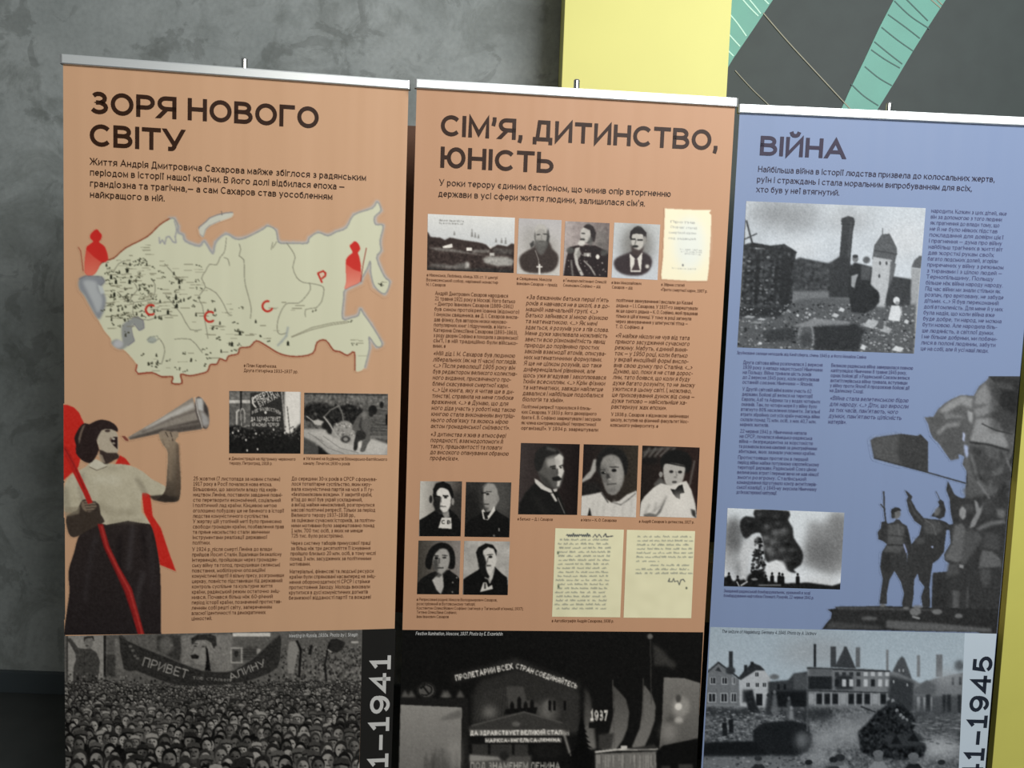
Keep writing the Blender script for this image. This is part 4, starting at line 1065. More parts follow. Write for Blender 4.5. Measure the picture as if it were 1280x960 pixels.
for _ in range(60):
    x, y = rg.uniform(286, 376), rg.uniform(545, 566); cv.ell(x, y, 1.4, 2.0, rg.uniform(22,52), .5, .8)
for x, y in ((320,542),(298,538.5),(291,541),(307.5,550),(322,561.5),(309,563),(342,537),(356,541)): cv.ell(x, y, .9, 1.6, 205, .35)
cv.noise(.5, 4)
picture('printed_photograph', A, s_a, cv, [(286.6,488.6),(376.2,489.8),(375.6,567.0),(286.4,566.6)], m_print, .8, label='photograph of a crowd below a dark placard')

cv = Canvas(378, 488, 488, 570, 96, 6)
cv.rect(378,488,488,512,112,1.5); cv.noise(1.0, 11)
for k in range(16): cv.line([(400+k*5.4,492),(400+k*5.4+rg.uniform(-1,1),508)], 1.2, rg.choice((84,136,124)), .6, .6)
cv.line([(380,492),(484,494)], 1.5, 56, .6)
cv.poly([(380,508),(400,503),(416,508),(440,506),(456,513),(462,530),(452,536),(420,532),(384,526)], 46, 1.2, sm=2)
for _ in range(70): cv.ell(rg.uniform(382,448), rg.uniform(506,526), rg.uniform(1,2.2), rg.uniform(1,2.6), rg.choice((30,40,74,96)), .5, .8)
cv.poly([(452,506),(484,508),(486,560),(466,545),(456,520)], 92, 1.2); cv.noise(.9, 5)
for _ in range(26): cv.line([(rg.uniform(456,470), y := rg.uniform(508,546)), (484, y + rg.uniform(-1,3))], 1, rg.choice((60,124,140)), .5, .6)
cv.poly([(379,536),(420,536),(486,556),(486,570),(414,570),(398,556),(379,560)], 176, 1.0); cv.poly([(379,546),(395,554),(400,570),(379,570)], 84, 1.2)
cv.poly([(384,542),(400,545),(418,560),(444,566),(478,569),(486,556),(466,548),(440,556),(410,538)], 198, 1.2, .8)
cv.poly([(398,557),(412,569),(398,569)], 38, .8)
for q in ([(394,546),(410,560),(430,567)], [(404,545),(425,560),(448,566)], [(385,541),(404,552)]): cv.line(q, .8, 120, .4, .8)
cv.poly([(390,526),(398,524.5),(405,527),(404,532),(394,531)], 196, .7); cv.line([(383,520),(392,527),(404,530)], 1.3, 188, .4)
cv.ell(408, 532, 6, 5, 40, 1); cv.ell(413, 537, 5, 6, 44, 1)
cv.poly([(418,532),(424,528),(430,525.5),(438,528),(442,534),(444,542),(436,547),(424,548),(414,545)], 158, .8, sm=2)
for _ in range(46): cv.ell(rg.uniform(418,442), rg.uniform(529,545), rg.uniform(.7,1.5), rg.uniform(.6,1.2), rg.choice((110,188,204,130)), .35, .8)
cv.line([(405,521),(412,530),(419,542),(426,550),(438,555)], 2.0, 178, .5); cv.ell(432, 549, 6, 4.5, 62, 1); cv.ell(432,549,3,2.4,150,.6)
cv.line([(406,520),(414,512),(424,507),(428,517),(429,526)], 1.2, 142, .5); cv.ell(418,518,6,6,52,1.2,.8)
# barrow man
cv.poly([(450,517),(458,514),(463,518),(464,530),(461,542),(463,550),(459,556),(456,564),(450,564),(453,552),(447,549),(446,562),(442,563),(443,550),(446,540),(440,537),(443,527)], 102, .5, sm=2)
cv.poly([(447,538),(456,540),(457,548),(450,551),(446,562),(442,561),(444,548)], 50, .6, .9, sm=2); cv.line([(452,522),(450,532),(453,540)], 2.5, 60, .8, .8)
cv.ell(466, 512.5, 5.4, 6, 36, .5); cv.ell(464,517,3.2,4,46,.5); cv.ell(455,519,3,5,136,1,.7); cv.ell(449.5,556,2.2,4.5,214,.7)
cv.rect(482,518,486,531,30,.6); cv.ell(477,506,2.4,4,38,.6)
cv.noise(.5, 4)
picture('printed_photograph', A, s_a, cv, [(380.4,490.8),(485.0,492.4),(484.2,568.6),(379.6,567.6)], m_print, .8, label='photograph of a man pushing a wheelbarrow of stones on planks')

# ------------------------------------------------------------------ crowd photograph, bottom of left banner
cv = Canvas(78, 786, 456, 1062, 92, 7)
cv.rect(78,786,456,870,104,2)
cv.rect(83,794,131,856,150,.6); cv.rect(83,794,85,856,60,.5); cv.rect(129.5,794,132.5,856,44,.4)
cv.poly([(91,856),(92,834),(95,824),(94,816),(87,804),(83,799),(88,797),(98,810),(106,811),(113,810),(120,815),(125,826),(124,840),(121,856)], 78, .5, sm=1)
cv.ell(111,802,5.6,8.6,124,.4); cv.poly([(105,796),(117,795),(118,802),(115,797),(107,798),(105,803)], 46, .4); cv.line([(106,814),(105,852)], .8, 52, .4); cv.rect(92,852,124,858,46,.6); cv.ell(109,807,2,.8,60,.3)
cv.line([(98,832),(104,832)], .8, 60); cv.line([(110,832),(117,832)], .8, 60)
cv.rect(133,818,144,846,72,.8); cv.rect(134,796,146,816,98,.8); cv.poly([(143,796),(151,800),(155,838),(147,838)], 118, .8)
cv.poly([(196,794),(225,794),(227,812),(224,828),(196,812)], 70, 1.0); cv.ell(208,806,9,10,110,2)
# big portrait
cv.rect(238,794,292,846,116,.8); cv.poly([(227,794),(290,793),(290,842),(227,832)], 132, .8)
cv.poly([(238,843),(238,826),(244,822),(262,824),(272,832),(276,846),(250,846)], 120, .8, sm=1)
cv.poly([(240,797),(246,794),(268,793),(269,808),(264,826),(254,832),(244,829),(240,812)], 140, .6, sm=1)
cv.poly([(239,798),(247,793),(263,792.5),(270,795),(271,806),(267,811),(264,803),(258,800),(246,800),(240,806)], 60, .5, sm=1)
cv.poly([(238,819),(244,817.5),(249,820),(248,823.5),(240,823.5)], 44, .4, sm=1)
cv.ell(244,807.5,2.2,1.0,70,.35); cv.line([(241,804.5),(247,804.5)], 1.1, 64, .35); cv.ell(254,808,2.2,1.0,76,.35); cv.line([(243,808),(241,815)], 1, 104, .4)
cv.poly([(257,807),(260,812),(264,842),(256,840),(258,824)], 30, .5)
cv.rect(288,809,303.5,829,164,.4); cv.rect(290,811,301,827,92,.4); cv.ell(295.5,817,2.6,4,56,.5)
cv.rect(291,791,338,795.5,210,.4); cv.rect(304,808,322,824,84,1); cv.rect(321,811,326,818,160,.6)
for k in range(5): cv.line([(303,812+k*3),(320,812+k*3)], 1, 60, .4, .7)
cv.noise(.8, 5)
# far crowd right
for _ in range(900):
    x, y = rg.uniform(352, 455), rg.uniform(806, 862); s = .7 + (y-800)/60
    cv.ell(x, y, s, s*1.2, rg.choice((46,60,110,140,128,84)), .25, .85)
for _ in range(260):
    x, y = rg.uniform(84, 350), rg.uniform(842, 862); s = 1.1 + (y-842)/24
    if not (150 < x < 350 and y < 838 + 20*math.sin(math.pi*(x-150)/200)): cv.ell(x, y, s, s*1.25, rg.choice((40,52,110,136,84)), .25, .85)
cv.rect(452,786,456,850,96,.6)
cv.poly([(361,802),(371,801),(374,806),(370,826),(367,842),(360,842),(359,822)], 142, .6); cv.line([(371,801),(376,812),(374,846)], 3, 34, .6)
cv.poly([(388,806),(391,806),(389,818),(385,818)], 40, .5); cv.poly([(409,812),(413,799),(421,798),(432,803),(428,812),(420,816)], 52, .5); cv.line([(412,803),(406,830),(408,852)], 2.4, 34, .6); cv.line([(410,812),(414,815)], 1.6, 170, .4)
cv.rect(439,801.5,448,804,178,.4)
# long banner cloth
cloth = [(149,794),(160,801),(185,812),(210,822),(232,831),(252,838),(275,840),(292,838),(315,824),(335,806),(350,793),(351,812),(347,834),(325,846),(300,853),(270,856),(240,857),(215,855),(190,846),(170,838),(155,836)]
cv.poly(cloth, 58, .5, sm=2); cv.noise(.7, 4, cloth, .6)
cv.line(cloth[:11], .9, 100, .4, .8)
cv.text('ПРИВЕТ', 177.5, 832, 233, 848.5, 11.5, 165, .13, blur=.3)
cv.text('ТОВ. СТАЛИНУ', 241, 849, 290, 852.5, 3.6, 150, .16); cv.text('АЛИНУ', 288, 851, 333, 832, 9.0, 165, .14)
for x, y in ((166,813),(169,820),(163,808),(172,823)): cv.ell(x, y, 2.2, 1.6, 132, .5, .7)
# crowd of heads, far to near
H_ = []
y = 853.0
while y < 1055:
    s = 1.7 + (y - 850) * .082
    x = 78 + rg.uniform(0, 2*s)
    while x < 460:
        sag = 6*math.sin(math.pi*min(1, max(0, (x-150)/200))) if y < 880 else 0
        H_.append((y + sag + rg.uniform(-s*.6, s*.6), x, s * rg.uniform(.82, 1.15))); x += s * rg.uniform(1.7, 2.7)
    y += s * .95
H_.sort()
for y, x, s in H_:
    k = rg.random(); hair = rg.choice((30,38,46,60)); cap = None
    if k < .28: cap = rg.choice((50,64,78,96))
    elif k < .34: cap = 156
    head_gray(cv, x, y, s, skin=rg.uniform(96,168), hair=hair, cap=cap, body=rg.choice((26,34,44,60,96)), lightside=rg.choice((1,1,-1)))
    if rg.random() < .04: cv.line([(x+s*1.2, y+s), (x+s*2.0, y-s*.6)], s*.4, 150, .3)
cv.noise(.5, 3.5)
picture('printed_photograph', A, s_a, cv, [(80.4,794.9),(452.9,787.0),(447.5,1040),(83,1052)], m_print, 1.05, label='wide dark photograph of a packed crowd under a long cloth banner')
def strip(bn, sheet, mat, pts, off=.0005):
    v = [bn.pt(*bn.fp(*p), off) for p in pts]
    return link('colour_strip', mesh_from('colour_strip', v, [(0, 3, 2, 1)], mat), sheet)
strip(A, s_a, m_black, [(452.9,786.9),(494.6,785.6),(486.4,1046),(447.5,1052)])
tb_ = TextBlock(); tb_.vertical(A, '1–1941', 485.2, 958.5, 819, 24.6, .17); tb_.build('year_text', m_white, s_a)
text_obj('caption', A, s_a, m_white, [('Meeting in Russia, 1930s. Photo by I. Shagin', 361.3, 796.8, 447, 4.6)], weight=.15, slant=.2)

# ------------------------------------------------------------------ small pictures on the middle banner
def vign(x0, y0, x1, y1, bg, seed): return Canvas(x0, y0, x1, y1, bg, seed)
cv = Canvas(532, 266, 645, 344, 214, 11)
cv.grad([(532,266),(645,266),(645,310),(532,305)], (222,226,230), (200,206,214), True, 1)
for x, y, h in ((568,291,3),(590,290,6),(594,293,4),(598,295,3),(620,300,3),(627,300,4),(632,300,5)): cv.poly([(x-1.4,y+h),(x,y-h),(x+1.4,y+h)], 120, .5, .8)
cv.poly([(533,290),(538,296),(550,297),(556,300),(562,297),(572,299),(584,301),(598,303),(608,306),(613,311),(622,306),(634,308),(643,305),(644,342),(532,338)], (62,52,50), .7, sm=2)
cv.poly([(536,309),(556,310),(575,313),(600,318),(612,320),(600,319),(575,316),(545,313)], 150, 1, .7); cv.poly([(615,309),(640,312),(640,318),(618,318)], 104, 1, .6)
cv.poly([(553,308),(560,306),(565,304.5),(566,309),(562,310),(554,310)], 232, .4); cv.rect(583,309.5,590,313.5,232,.4); cv.rect(590,312,612,316,150,1,.7); cv.rect(612,316,618,320,196,.5)
cv.poly([(603,323),(612,320),(634,321),(643,326),(640,332),(622,333),(606,329)], 164, 1.2); cv.poly([(536,330),(552,330),(566,332),(580,328),(586,330),(588,337),(560,336),(540,333)], 128, 1.4, .8)
cv.poly([(536,333),(560,338),(600,335),(643,338),(643,343),(532,342)], 52, 1.0, .8); cv.ell(584,331,2.5,4,172,1); cv.noise(.9, 7, [(533,300),(643,312),(643,342),(533,338)]); cv.noise(.4, 3)
cv.text('Люблинка, станция М. К. ж. д.', 549, 276.4, 580, 277.6, 2.4, 96, .16, alpha=.8); cv.text('Вид на Николо-Перервинский', 549, 279.8, 579, 281, 2.2, 110, .16, alpha=.8)
picture('printed_photograph', B, s_b, cv, [(534.8,267.4),(643.6,272.2),(642.0,341.2),(533.8,337.6)], m_print, .8, label='sepia landscape photograph of a village and pond')

# priest
cv = Canvas(646, 272, 703, 346, 176, 12)
cv.grad([(646,272),(703,272),(703,346),(646,346)], (184,184,190), (196,196,196), True, 1); cv.ell(665,300,12,18,158,5,.6); cv.ell(688,310,10,14,160,4,.6)
cv.poly([(649,326),(651,319),(660,313),(668,308),(672,300),(686,302),(690,311),(697,318),(698,326),(694,336),(684,341),(662,341),(652,336)], (66,58,56), 1.1, sm=2)
cv.ell(676.3,295,8.6,14,98,.6); cv.ell(676,288,7.8,8,182,.7); cv.ell(676.5,296,7.2,10,164,.6); cv.poly([(685,284),(687,296),(685,308),(681,312),(684,296)], 62, .7)
cv.poly([(667,300),(668,306),(664,310),(662,305)], 70, .7); cv.poly([(668,302),(676,300),(685,303),(682,312),(677,319),(671,314)], 104, 1.0, .9, sm=2); cv.line([(671,293.5),(675,293)], 1.3, 66, .35); cv.line([(679,292.5),(684,293)], 1.3, 66, .35)
cv.line([(677,294),(677,299)], 1.2, 130, .4); cv.line([(674,302),(681,302)], 1.4, 88, .5); cv.line([(669,313),(673,324),(674,333)], .8, 168, .4); cv.rect(673.2,330,675.6,345,214,.4); cv.rect(670.4,332.6,678.2,334.6,214,.4)
cv.noise(.5, 3)
picture('printed_photograph', B, s_b, cv, [(648.6,272.8),(702.0,275.2),(699.4,344.6),(645.8,342.2)], m_print, .75, label='portrait photograph of a bearded priest with a cross')

# general
cv = Canvas(702, 274, 764, 350, 150, 13)
cv.grad([(702,274),(764,274),(764,350),(702,350)], (176,170,172), (120,110,112), False, 1); cv.ell(752,300,10,18,112,5,.7); cv.noise(1.6, 5)
cv.poly([(704,346),(708,322),(712,309),(720,307),(728,306),(744,307),(756,313),(761,318),(760,349),(704,348)], (44,34,36), .6, sm=1)
cv.ell(735.5,292,8.4,12,70,.5); cv.ell(732,293,6.8,10,186,.5); cv.poly([(729,284),(733,281),(741,283),(745,291),(743,303),(739,300),(738,288)], (50,42,44), .6, sm=1)
cv.line([(727,291.5),(731,292)], 1.4, 60, .4); cv.ell(728,299.5,3.2,1.6,62,.5); cv.ell(727,304,4.4,3.6,206,.8); cv.ell(738,302,3,6,96,1,.8)
cv.poly([(719,310),(725,309),(722,318),(723,330),(730,344),(726,345),(719,330),(717,318)], 190, .6, sm=1); cv.poly([(724,311),(727,317),(723,324),(720,318)], 150, .8)
cv.line([(730,326),(738,334),(744,344)], 2.0, 168, .6); cv.line([(714,326),(716,346)], 2.2, 130, .8); cv.ell(747,321,2.4,3,224,.5); cv.rect(729.5,316,738.5,320.5,156,.6); cv.ell(735,319,1.4,2,206,.4)
for _ in range(46): cv.ell(rg.uniform(708,758), rg.uniform(311,344), .9, .9, rg.choice((120,160,80,30)), .35, .7)
cv.ell(713,313,5,4,84,1); cv.ell(755,316,5,4,80,1); cv.noise(.5, 4)
picture('printed_photograph', B, s_b, cv, [(706.6,276.4),(762.0,279.0),(759.4,346.6),(703.8,344.6)], m_print, .75, label='portrait photograph of a decorated officer')

# man with tie
cv = Canvas(762, 276, 828, 352, 196, 14)
cv.grad([(762,276),(828,276),(828,352),(762,352)], (190,196,202), (196,204,216), True, 1); cv.ell(796,308,20,26,122,6,.85)
cv.poly([(767,330),(770,323),(778,319),(786,316),(794,313),(806,316),(813,321),(815,328),(812,337),(802,344),(784,344),(772,339)], (62,54,58), 1.1, sm=2)
cv.ell(797.6,295,9.0,12.5,64,.5); cv.ell(797,300,8.0,13,188,.5)
cv.poly([(787,297),(788,289),(793,285),(802,285),(808,291),(808,302),(805,300),(804,293),(795,292),(790,293),(789,301)], (48,44,46), .4, sm=1)
cv.ell(806,300,2.2,5,150,.6); cv.poly([(788,306),(792,310),(799,313),(805,308),(802,317),(796,321),(790,316)], (72,62,62), .9, .9, sm=1)
cv.line([(789,299),(794,299)], 1.6, 54, .4); cv.line([(797,300),(803,300)], 1.6, 54, .4); cv.line([(795,300),(793.5,306)], 1.3, 118, .4); cv.ell(794,308,4,1.6,44,.5)
cv.poly([(787,317),(795,325),(803,315),(801,340),(788,340)], 214, .5); cv.poly([(793,324),(797,324),(798,331),(800,338),(789,338),(793,330)], (76,66,70), .5, sm=1); cv.ell(809,333,2.6,2.4,206,.8)
cv.noise(.5, 3)
picture('printed_photograph', B, s_b, cv, [(767.8,278.2),(825.2,280.8),(821.8,350.0),(764.4,347.0)], m_print, .75, label='portrait photograph of a man in a white shirt and tie')

# title page
cv = Canvas(822, 256, 894, 356, ORANGE2, 15)
pg = [(831,260.6),(845,261.4),(868,262.4),(889,262.6),(886.5,266),(889,269),(888.6,290),(887.4,310),(886,335),(884,351),(862,351),(843,349.8),(827,348.8),(826.6,343),(829,320),(829.6,300),(830.6,280)]
cv.poly(pg, (250,240,206), .4); cv.ell(862,305,20,34,(236,238,228),6,.9)
for (t, xa, ya, xb, yb_, cap) in (('Противъ', 838,278.5,871,280,3.2),('Сборникъ статей', 838,285,871,287,3.2),('смертной казни', 836,292,870,293.2,3.2),('подъ редакціей', 835.5,299,869.5,300.4,3.0),('М. Н. Гернета, О. Б. Гольд', 850,312.5,877,314,2.0),('и И. Н. Давыдова', 851,315.2,877,316.4,1.9),('второе изд.', 856,317.8,876,319,1.9),('Москва 1907', 840,336,870,337.4,1.8)):
    cv.text(t, xa, ya, xb, yb_, cap, (150,150,146), .16, alpha=.75)
cv.ell(853.5,331.5,1.2,1.5,(120,120,120),.4)
picture('printed_page', B, s_b, cv, [(824,258),(892,258),(890,354),(822,354)], m_print, .8, cut=True, label='printed cream title page with torn edges')

# four portraits lower left
cv = Canvas(522, 598, 580, 674, 150, 16)
cv.grad([(522,598),(580,598),(580,674),(522,674)], (206,206,204), (70,66,64), False, 1); cv.poly([(558,616),(580,614),(580,674),(555,674)], 52, 5, .8)
cv.poly([(524,674),(524,650),(533,645),(545,637),(562,636),(572,645),(578,656),(578,674)], 30, .5, sm=1)
cv.ell(554,619,13,15,34,.5); cv.ell(553,628,10.5,15,60,.5); cv.poly([(545,611),(554,609),(561,613),(564,622),(563,632),(559,640),(553,641),(548,636),(552,622),(546,619)], 218, .6, sm=1)
cv.poly([(543,622),(550,624),(550,636),(554,641),(545,640),(541,630)], 44, .8); cv.line([(544,620),(550,621)], 1.5, 30, .35); cv.line([(554,619.5),(560,620)], 1.6, 26, .35); cv.ell(557,621.8,2.2,1.3,40,.35); cv.line([(551,622),(551.5,628)], 1.0, 110, .4); cv.line([(550,632.8),(557,633)], 1.3, 90, .35)
cv.poly([(541,612),(545,604),(554,601.5),(563,606),(566,616),(564,620),(560,611),(550,609),(543,618)], 30, .5, sm=1); cv.ell(538.5,624,2,5,50,.5); cv.ell(566,627,1.8,4.5,150,.5); cv.poly([(553,642),(561,638),(562,646),(556,648)], 150, .6)
cv.poly([(552,647),(564,647),(564.5,661),(548,660)], 216, .4); cv.text('С/В', 551.8,655,563,655,5,40,.2)
cv.noise(.5, 4)
picture('printed_photograph', B, s_b, cv, [(525.4,601.4),(577.6,601.6),(575.8,670.4),(523.6,670.2)], m_print, .75, label='portrait of a young dark-haired man with a number tag')
cv = Canvas(578, 598, 642, 676, 62, 17)
cv.ell(625,620,16,26,92,6,.8); cv.ell(590,640,12,30,36,6,.8)
cv.poly([(581,675),(582,655),(590,648),(600,642),(608,638),(618,636),(626,642),(636,648),(638,675)], 30, .6, sm=1)
cv.ell(611,620,11,17,110,.7); cv.poly([(604,610),(610,604),(618,605),(622,613),(622,628),(617,638),(608,640),(604,630)], 158, .8, sm=1); cv.poly([(598,612),(604,608),(604,626),(607,640),(600,634),(598,620)], 62, 1.0, sm=1)
cv.ell(622,623,2,4.5,150,.6); cv.line([(602,616.5),(607,616)], 1.8, 40, .4); cv.line([(608,614.5),(614,614.5)], 1.4, 60, .4); cv.ell(609.5,617.5,2,1.3,44,.4); cv.line([(606,617),(606,624)], 1.4, 190, .5); cv.line([(604,630.5),(611,630)], 1.4, 74, .4); cv.ell(606,636,5,2.5,80,1,.8)
cv.poly([(602,638),(604,636),(610,645),(618,632),(619,638),(610,650),(604,649)], 214, .4); cv.poly([(604,640),(609,640),(610,649),(606,649)], 36, .4); cv.rect(623,660,624.4,664,150,.4); cv.ell(617.5,669.5,1.4,1.4,120,.4)
cv.noise(.5, 3.5)
picture('printed_photograph', B, s_b, cv, [(582.6,602.4),(639.2,603.0),(636.6,671.6),(580.6,670.8)], m_print, .75, label='portrait of an older balding man in a dark suit')
cv = Canvas(518, 672, 580, 748, 104, 18)
cv.grad([(518,672),(580,672),(580,748),(518,748)], (70,68,64), (150,146,146), False, 1)
cv.poly([(521,744),(521,730),(528,722),(538,716),(550,712),(562,713),(572,720),(576,726),(576,746),(521,746)], 34, .5, sm=1)
cv.poly([(540,725),(548,717),(561,713),(556,730),(551,743),(546,738)], 184, .6); cv.poly([(553,715),(562,712),(566,724),(560,742),(556,744)], 30, .6)
cv.poly([(532,700),(536,688),(543,681),(552,678),(562,681),(568,690),(569,704),(567,711),(560,710),(562,698),(556,690),(546,690),(541,700),(538,712),(532,708)], 32, .5, sm=2)
cv.poly([(543,694),(550,686),(559,687),(562,696),(561,706),(556,715),(549,718),(544,712),(541,702)], 168, .7, sm=2); cv.poly([(541,700),(547,697),(548,706),(547,716),(542,711)], 62, 1.2, .8)
cv.ell(545.5,697.5,2.4,1.5,36,.4); cv.ell(555.5,697,2.4,1.2,50,.4); cv.line([(549,698),(549,704)], 2.0, 92, .6); cv.line([(547,710),(554,710)], 1.5, 60, .4); cv.line([(543,694.5),(548,695)], 1.4, 44, .4); cv.line([(553,694),(559,694.5)], 1.2, 60, .4)
cv.poly([(545,714),(552,718),(559,711),(556,716),(549,722),(543,720)], 60, .8, .7)
for p in ((566,728),(565.5,740),(571,722)): cv.ell(p[0], p[1], .9, .9, 150, .35)
cv.noise(.5, 4)
picture('printed_photograph', B, s_b, cv, [(523.2,675.6),(575.8,675.8),(573.8,743.0),(521.2,742.6)], m_print, .75, label='portrait of a woman with bobbed dark hair')
cv = Canvas(576, 672, 640, 748, 176, 19)
cv.noise(2.5, 6)
cv.poly([(579,746),(579,724),(588,718),(598,712),(603,705),(618,708),(626,716),(634,722),(636,746)], 28, .5, sm=1)
cv.poly([(595,690),(598,684),(607,679),(616,681),(621,688),(620,696),(617,688),(610,684),(604,690),(602,704),(598,704),(596,696)], 30, .5, sm=1)
cv.poly([(604,688),(610,684),(617,686),(620,694),(621,700),(618,710),(613,722),(609,716),(605,704)], 206, .6, sm=1)
cv.poly([(600,690),(605,694),(608,703),(607,712),(611,724),(604,720),(598,708),(598,698)], 36, .8, sm=1)
cv.ell(613,696,2.6,1.6,40,.4); cv.line([(609,693.5),(616,693)], 1.2, 70, .35); cv.line([(610,697),(609,703)], 1.1, 110, .4); cv.ell(611,707,3,1.2,90,.5); cv.poly([(610,724),(616,714),(619,708),(616,722),(612,730)], 196, .6)
cv.poly([(602,734),(604,728),(608,728),(610,734),(615,731),(616,736),(600,740)], 206, .4); cv.rect(605,729,607.6,736,90,.4); cv.line([(606,722),(611,724),(613,728)], 1.4, 150, .5)
cv.noise(.5, 4)
picture('printed_photograph', B, s_b, cv, [(580.4,676.0),(637.4,676.8),(634.6,743.8),(578.4,743.2)], m_print, .75, label='portrait of a man half in shadow with a paper tag')

# father, mother, child
cv = Canvas(645, 550, 728, 648, 44, 20)
cv.grad([(645,550),(728,550),(728,648),(645,648)], (74,68,68), (34,28,28), False, 1)
cv.poly([(648,644),(649,630),(656,617),(664,608),(671,601),(688,611),(698,616),(704,630),(708,644)], 36, 1.0, sm=1)
cv.poly([(668,598),(672,600),(682,608),(690,612),(697,609),(696,614),(688,616),(676,611),(669,604)], 206, .5)
cv.poly([(671,584),(673,572),(682,563),(692,560),(701,565),(705,573),(703,583),(705,589),(704,597),(700,609),(694,611),(684,607),(676,600)], 96, 1.0, sm=2)
cv.poly([(693,572),(699,567),(704,571),(703,583),(705,589),(702,597),(699,608),(696,608),(698,590),(695,584)], 206, .7, sm=1)
cv.poly([(683,574),(696,571),(701,580),(694,583),(684,584)], 178, 1.6, .8); cv.poly([(668,572),(672,562),(684,556.6),(694,559),(700,566),(694,568),(682,572),(678,584),(672,590),(668,582)], 46, .8, sm=2); cv.line([(684,560),(694,563)], 3, 104, 1.2, .8)
cv.line([(688,583.5),(694,582.5)], 1.6, 36, .5); cv.line([(699,583),(703,581.5)], 1.4, 46, .4); cv.ell(692,585.5,2.6,1.2,46,.5); cv.ell(701,584.5,1.8,1,60,.4); cv.line([(697,586),(696,593)], 1.3, 80, .5)
cv.poly([(690,597),(698,595),(703,599),(699,601),(691,601)], 36, .6); cv.poly([(672,590),(686,600),(692,612),(680,606)], 62, 1.5, .8)
cv.poly([(688,617),(692,616),(697,626),(694,627)], 206, .6); cv.line([(690,612),(698,626),(708,643)], 2.0, 30, .5); cv.line([(697,622),(706,642)], .9, 150, .5); cv.line([(668,620),(684,644)], 5, 50, 2.5, .8)
cv.noise(.5, 2.5)
picture('printed_photograph', B, s_b, cv, [(651.2,553.6),(724.8,555.2),(721.4,643.6),(647.6,642.8)], m_print, .8, label='portrait of a moustached man in three-quarter view')
cv = Canvas(725, 550, 802, 650, 52, 21)
cv.grad([(725,550),(802,550),(802,650),(725,650)], (40,34,34), (64,60,54), False, 1); cv.ell(738,612,16,10,44,3,.8)
cv.poly([(725,602),(738,588),(742,574),(746,574),(745,588),(738,598),(726,604)], 168, .8, sm=1)
cv.ell(765,580,20,22,44,1.2); cv.poly([(750,578),(757,566),(770,566),(778,576),(780,592),(778,606),(770,618),(760,617),(754,604)], 142, .9, sm=2)
cv.poly([(750,580),(758,584),(761,594),(760,610),(753,600)], 92, 2, .7); cv.poly([(768,575),(778,580),(778,600),(770,608)], 168, 2, .7); cv.poly([(746,582),(750,566),(762,559),(776,563),(783,574),(783,596),(779,584),(774,572),(764,568),(754,572),(749,584)], 38, 1.0, sm=2)
cv.ell(754,591,2.8,1.6,36,.5); cv.ell(767.5,588,3.0,2.0,34,.5); cv.ell(756,590.6,.7,.7,230,.25); cv.line([(762,583.5),(773,584)], 1.3, 60, .5); cv.line([(750,587),(756,587)], 1.2, 60, .5); cv.poly([(757,592),(761,592),(763,598),(758,599)], 66, .8); cv.ell(762,599,2,1.2,170,.6); cv.line([(759,605.5),(770,604.5)], 1.6, 84, .5); cv.ell(764,613,6,3,112,1.5,.7)
cv.poly([(725,620),(738,618),(752,615),(757,623),(764,628),(774,626),(784,618),(796,613),(800,650),(725,650)], 206, .7, sm=1); cv.poly([(734,646),(737,634),(740,646)], 40, .5); cv.line([(752,616),(760,628)], 1.4, 70, .6); cv.line([(766,628),(776,631),(786,624),(794,617)], 1.6, 110, .6, .8)
for x in (742,748,756,768,780,790): cv.line([(x,625),(x-2,646)], 2, 184, 1.2, .7)
cv.noise(.5, 3.5)
picture('printed_photograph', B, s_b, cv, [(729.6,555.2),(798.0,556.8),(794.8,646.6),(726.2,644.2)], m_print, .8, label='portrait of a dark-haired woman resting her head on her hand')
cv = Canvas(798, 552, 878, 652, 44, 22)
cv.grad([(798,552),(878,552),(878,652),(798,652)], (42,38,36), (52,40,38), False, 1)
for k in range(5): cv.line([(804+k*7,572-k*.5),(812+k*8,560)], 2.4, 120, 1.0, .8)
cv.line([(803,566),(840,558)], 3, 100, 1.4, .8); cv.line([(862,606),(868,576)], 2.0, 118, 1.0, .8); cv.rect(803,572,822,580,30,2,.7)
cv.ell(845,578,20,16,34,.8); cv.poly([(828,575),(836,563),(860,566),(864,585),(860,592),(856,583),(832,577),(828,594)], 32, .7, sm=1)
cv.poly([(817,605),(825,596),(832,603),(838,608),(820,612)], 96, 1.0, .9)
cv.poly([(830,581),(838,579),(855,582),(856,590),(853,602),(847,608),(838,609),(832,604),(829,592)], 176, .7, sm=2); cv.ell(826,593,2.4,3.6,150,.5); cv.line([(831,578),(856,583)], 1.6, 34, .5)
cv.ell(839,589.5,2.8,1.8,48,.5); cv.ell(850,590,2.6,1.8,46,.5); cv.line([(845,589),(846,595)], 1.2, 130, .5); cv.ell(844,596.5,2,1,128,.5); cv.ell(843,602.5,3.2,1.6,82,.5)
cv.poly([(798,652),(801,628),(806,620),(816,610),(826,604),(838,607),(850,603),(858,601),(864,612),(869,630),(872,652)], 208, .6, sm=1)
cv.poly([(838,611),(844,612),(848,607),(853,605.5),(854,610),(855.5,616),(850,617),(850,624),(845,622),(841,617)], 38, .4, sm=1)
for q in ([(815,640),(826,632),(833,620)], [(806,642),(812,630)], [(820,628),(818,640)], [(830,650),(850,652)]): cv.line(q, 2.2, 160, 1.2, .8)
cv.poly([(804,643),(812,641),(820,643),(826,634),(834,620),(826,640),(818,648),(806,648)], 104, .8, .9); cv.poly([(863,636),(869,638),(870,648),(865,644)], 60, .7); cv.ell(850,630,14,14,222,5,.6)
cv.noise(.5, 3)
picture('printed_photograph', B, s_b, cv, [(803.0,556.8),(874.6,559.4),(870.6,647.4),(799.6,645.2)], m_print, .8, label='portrait of a small child in white with a dark bow')

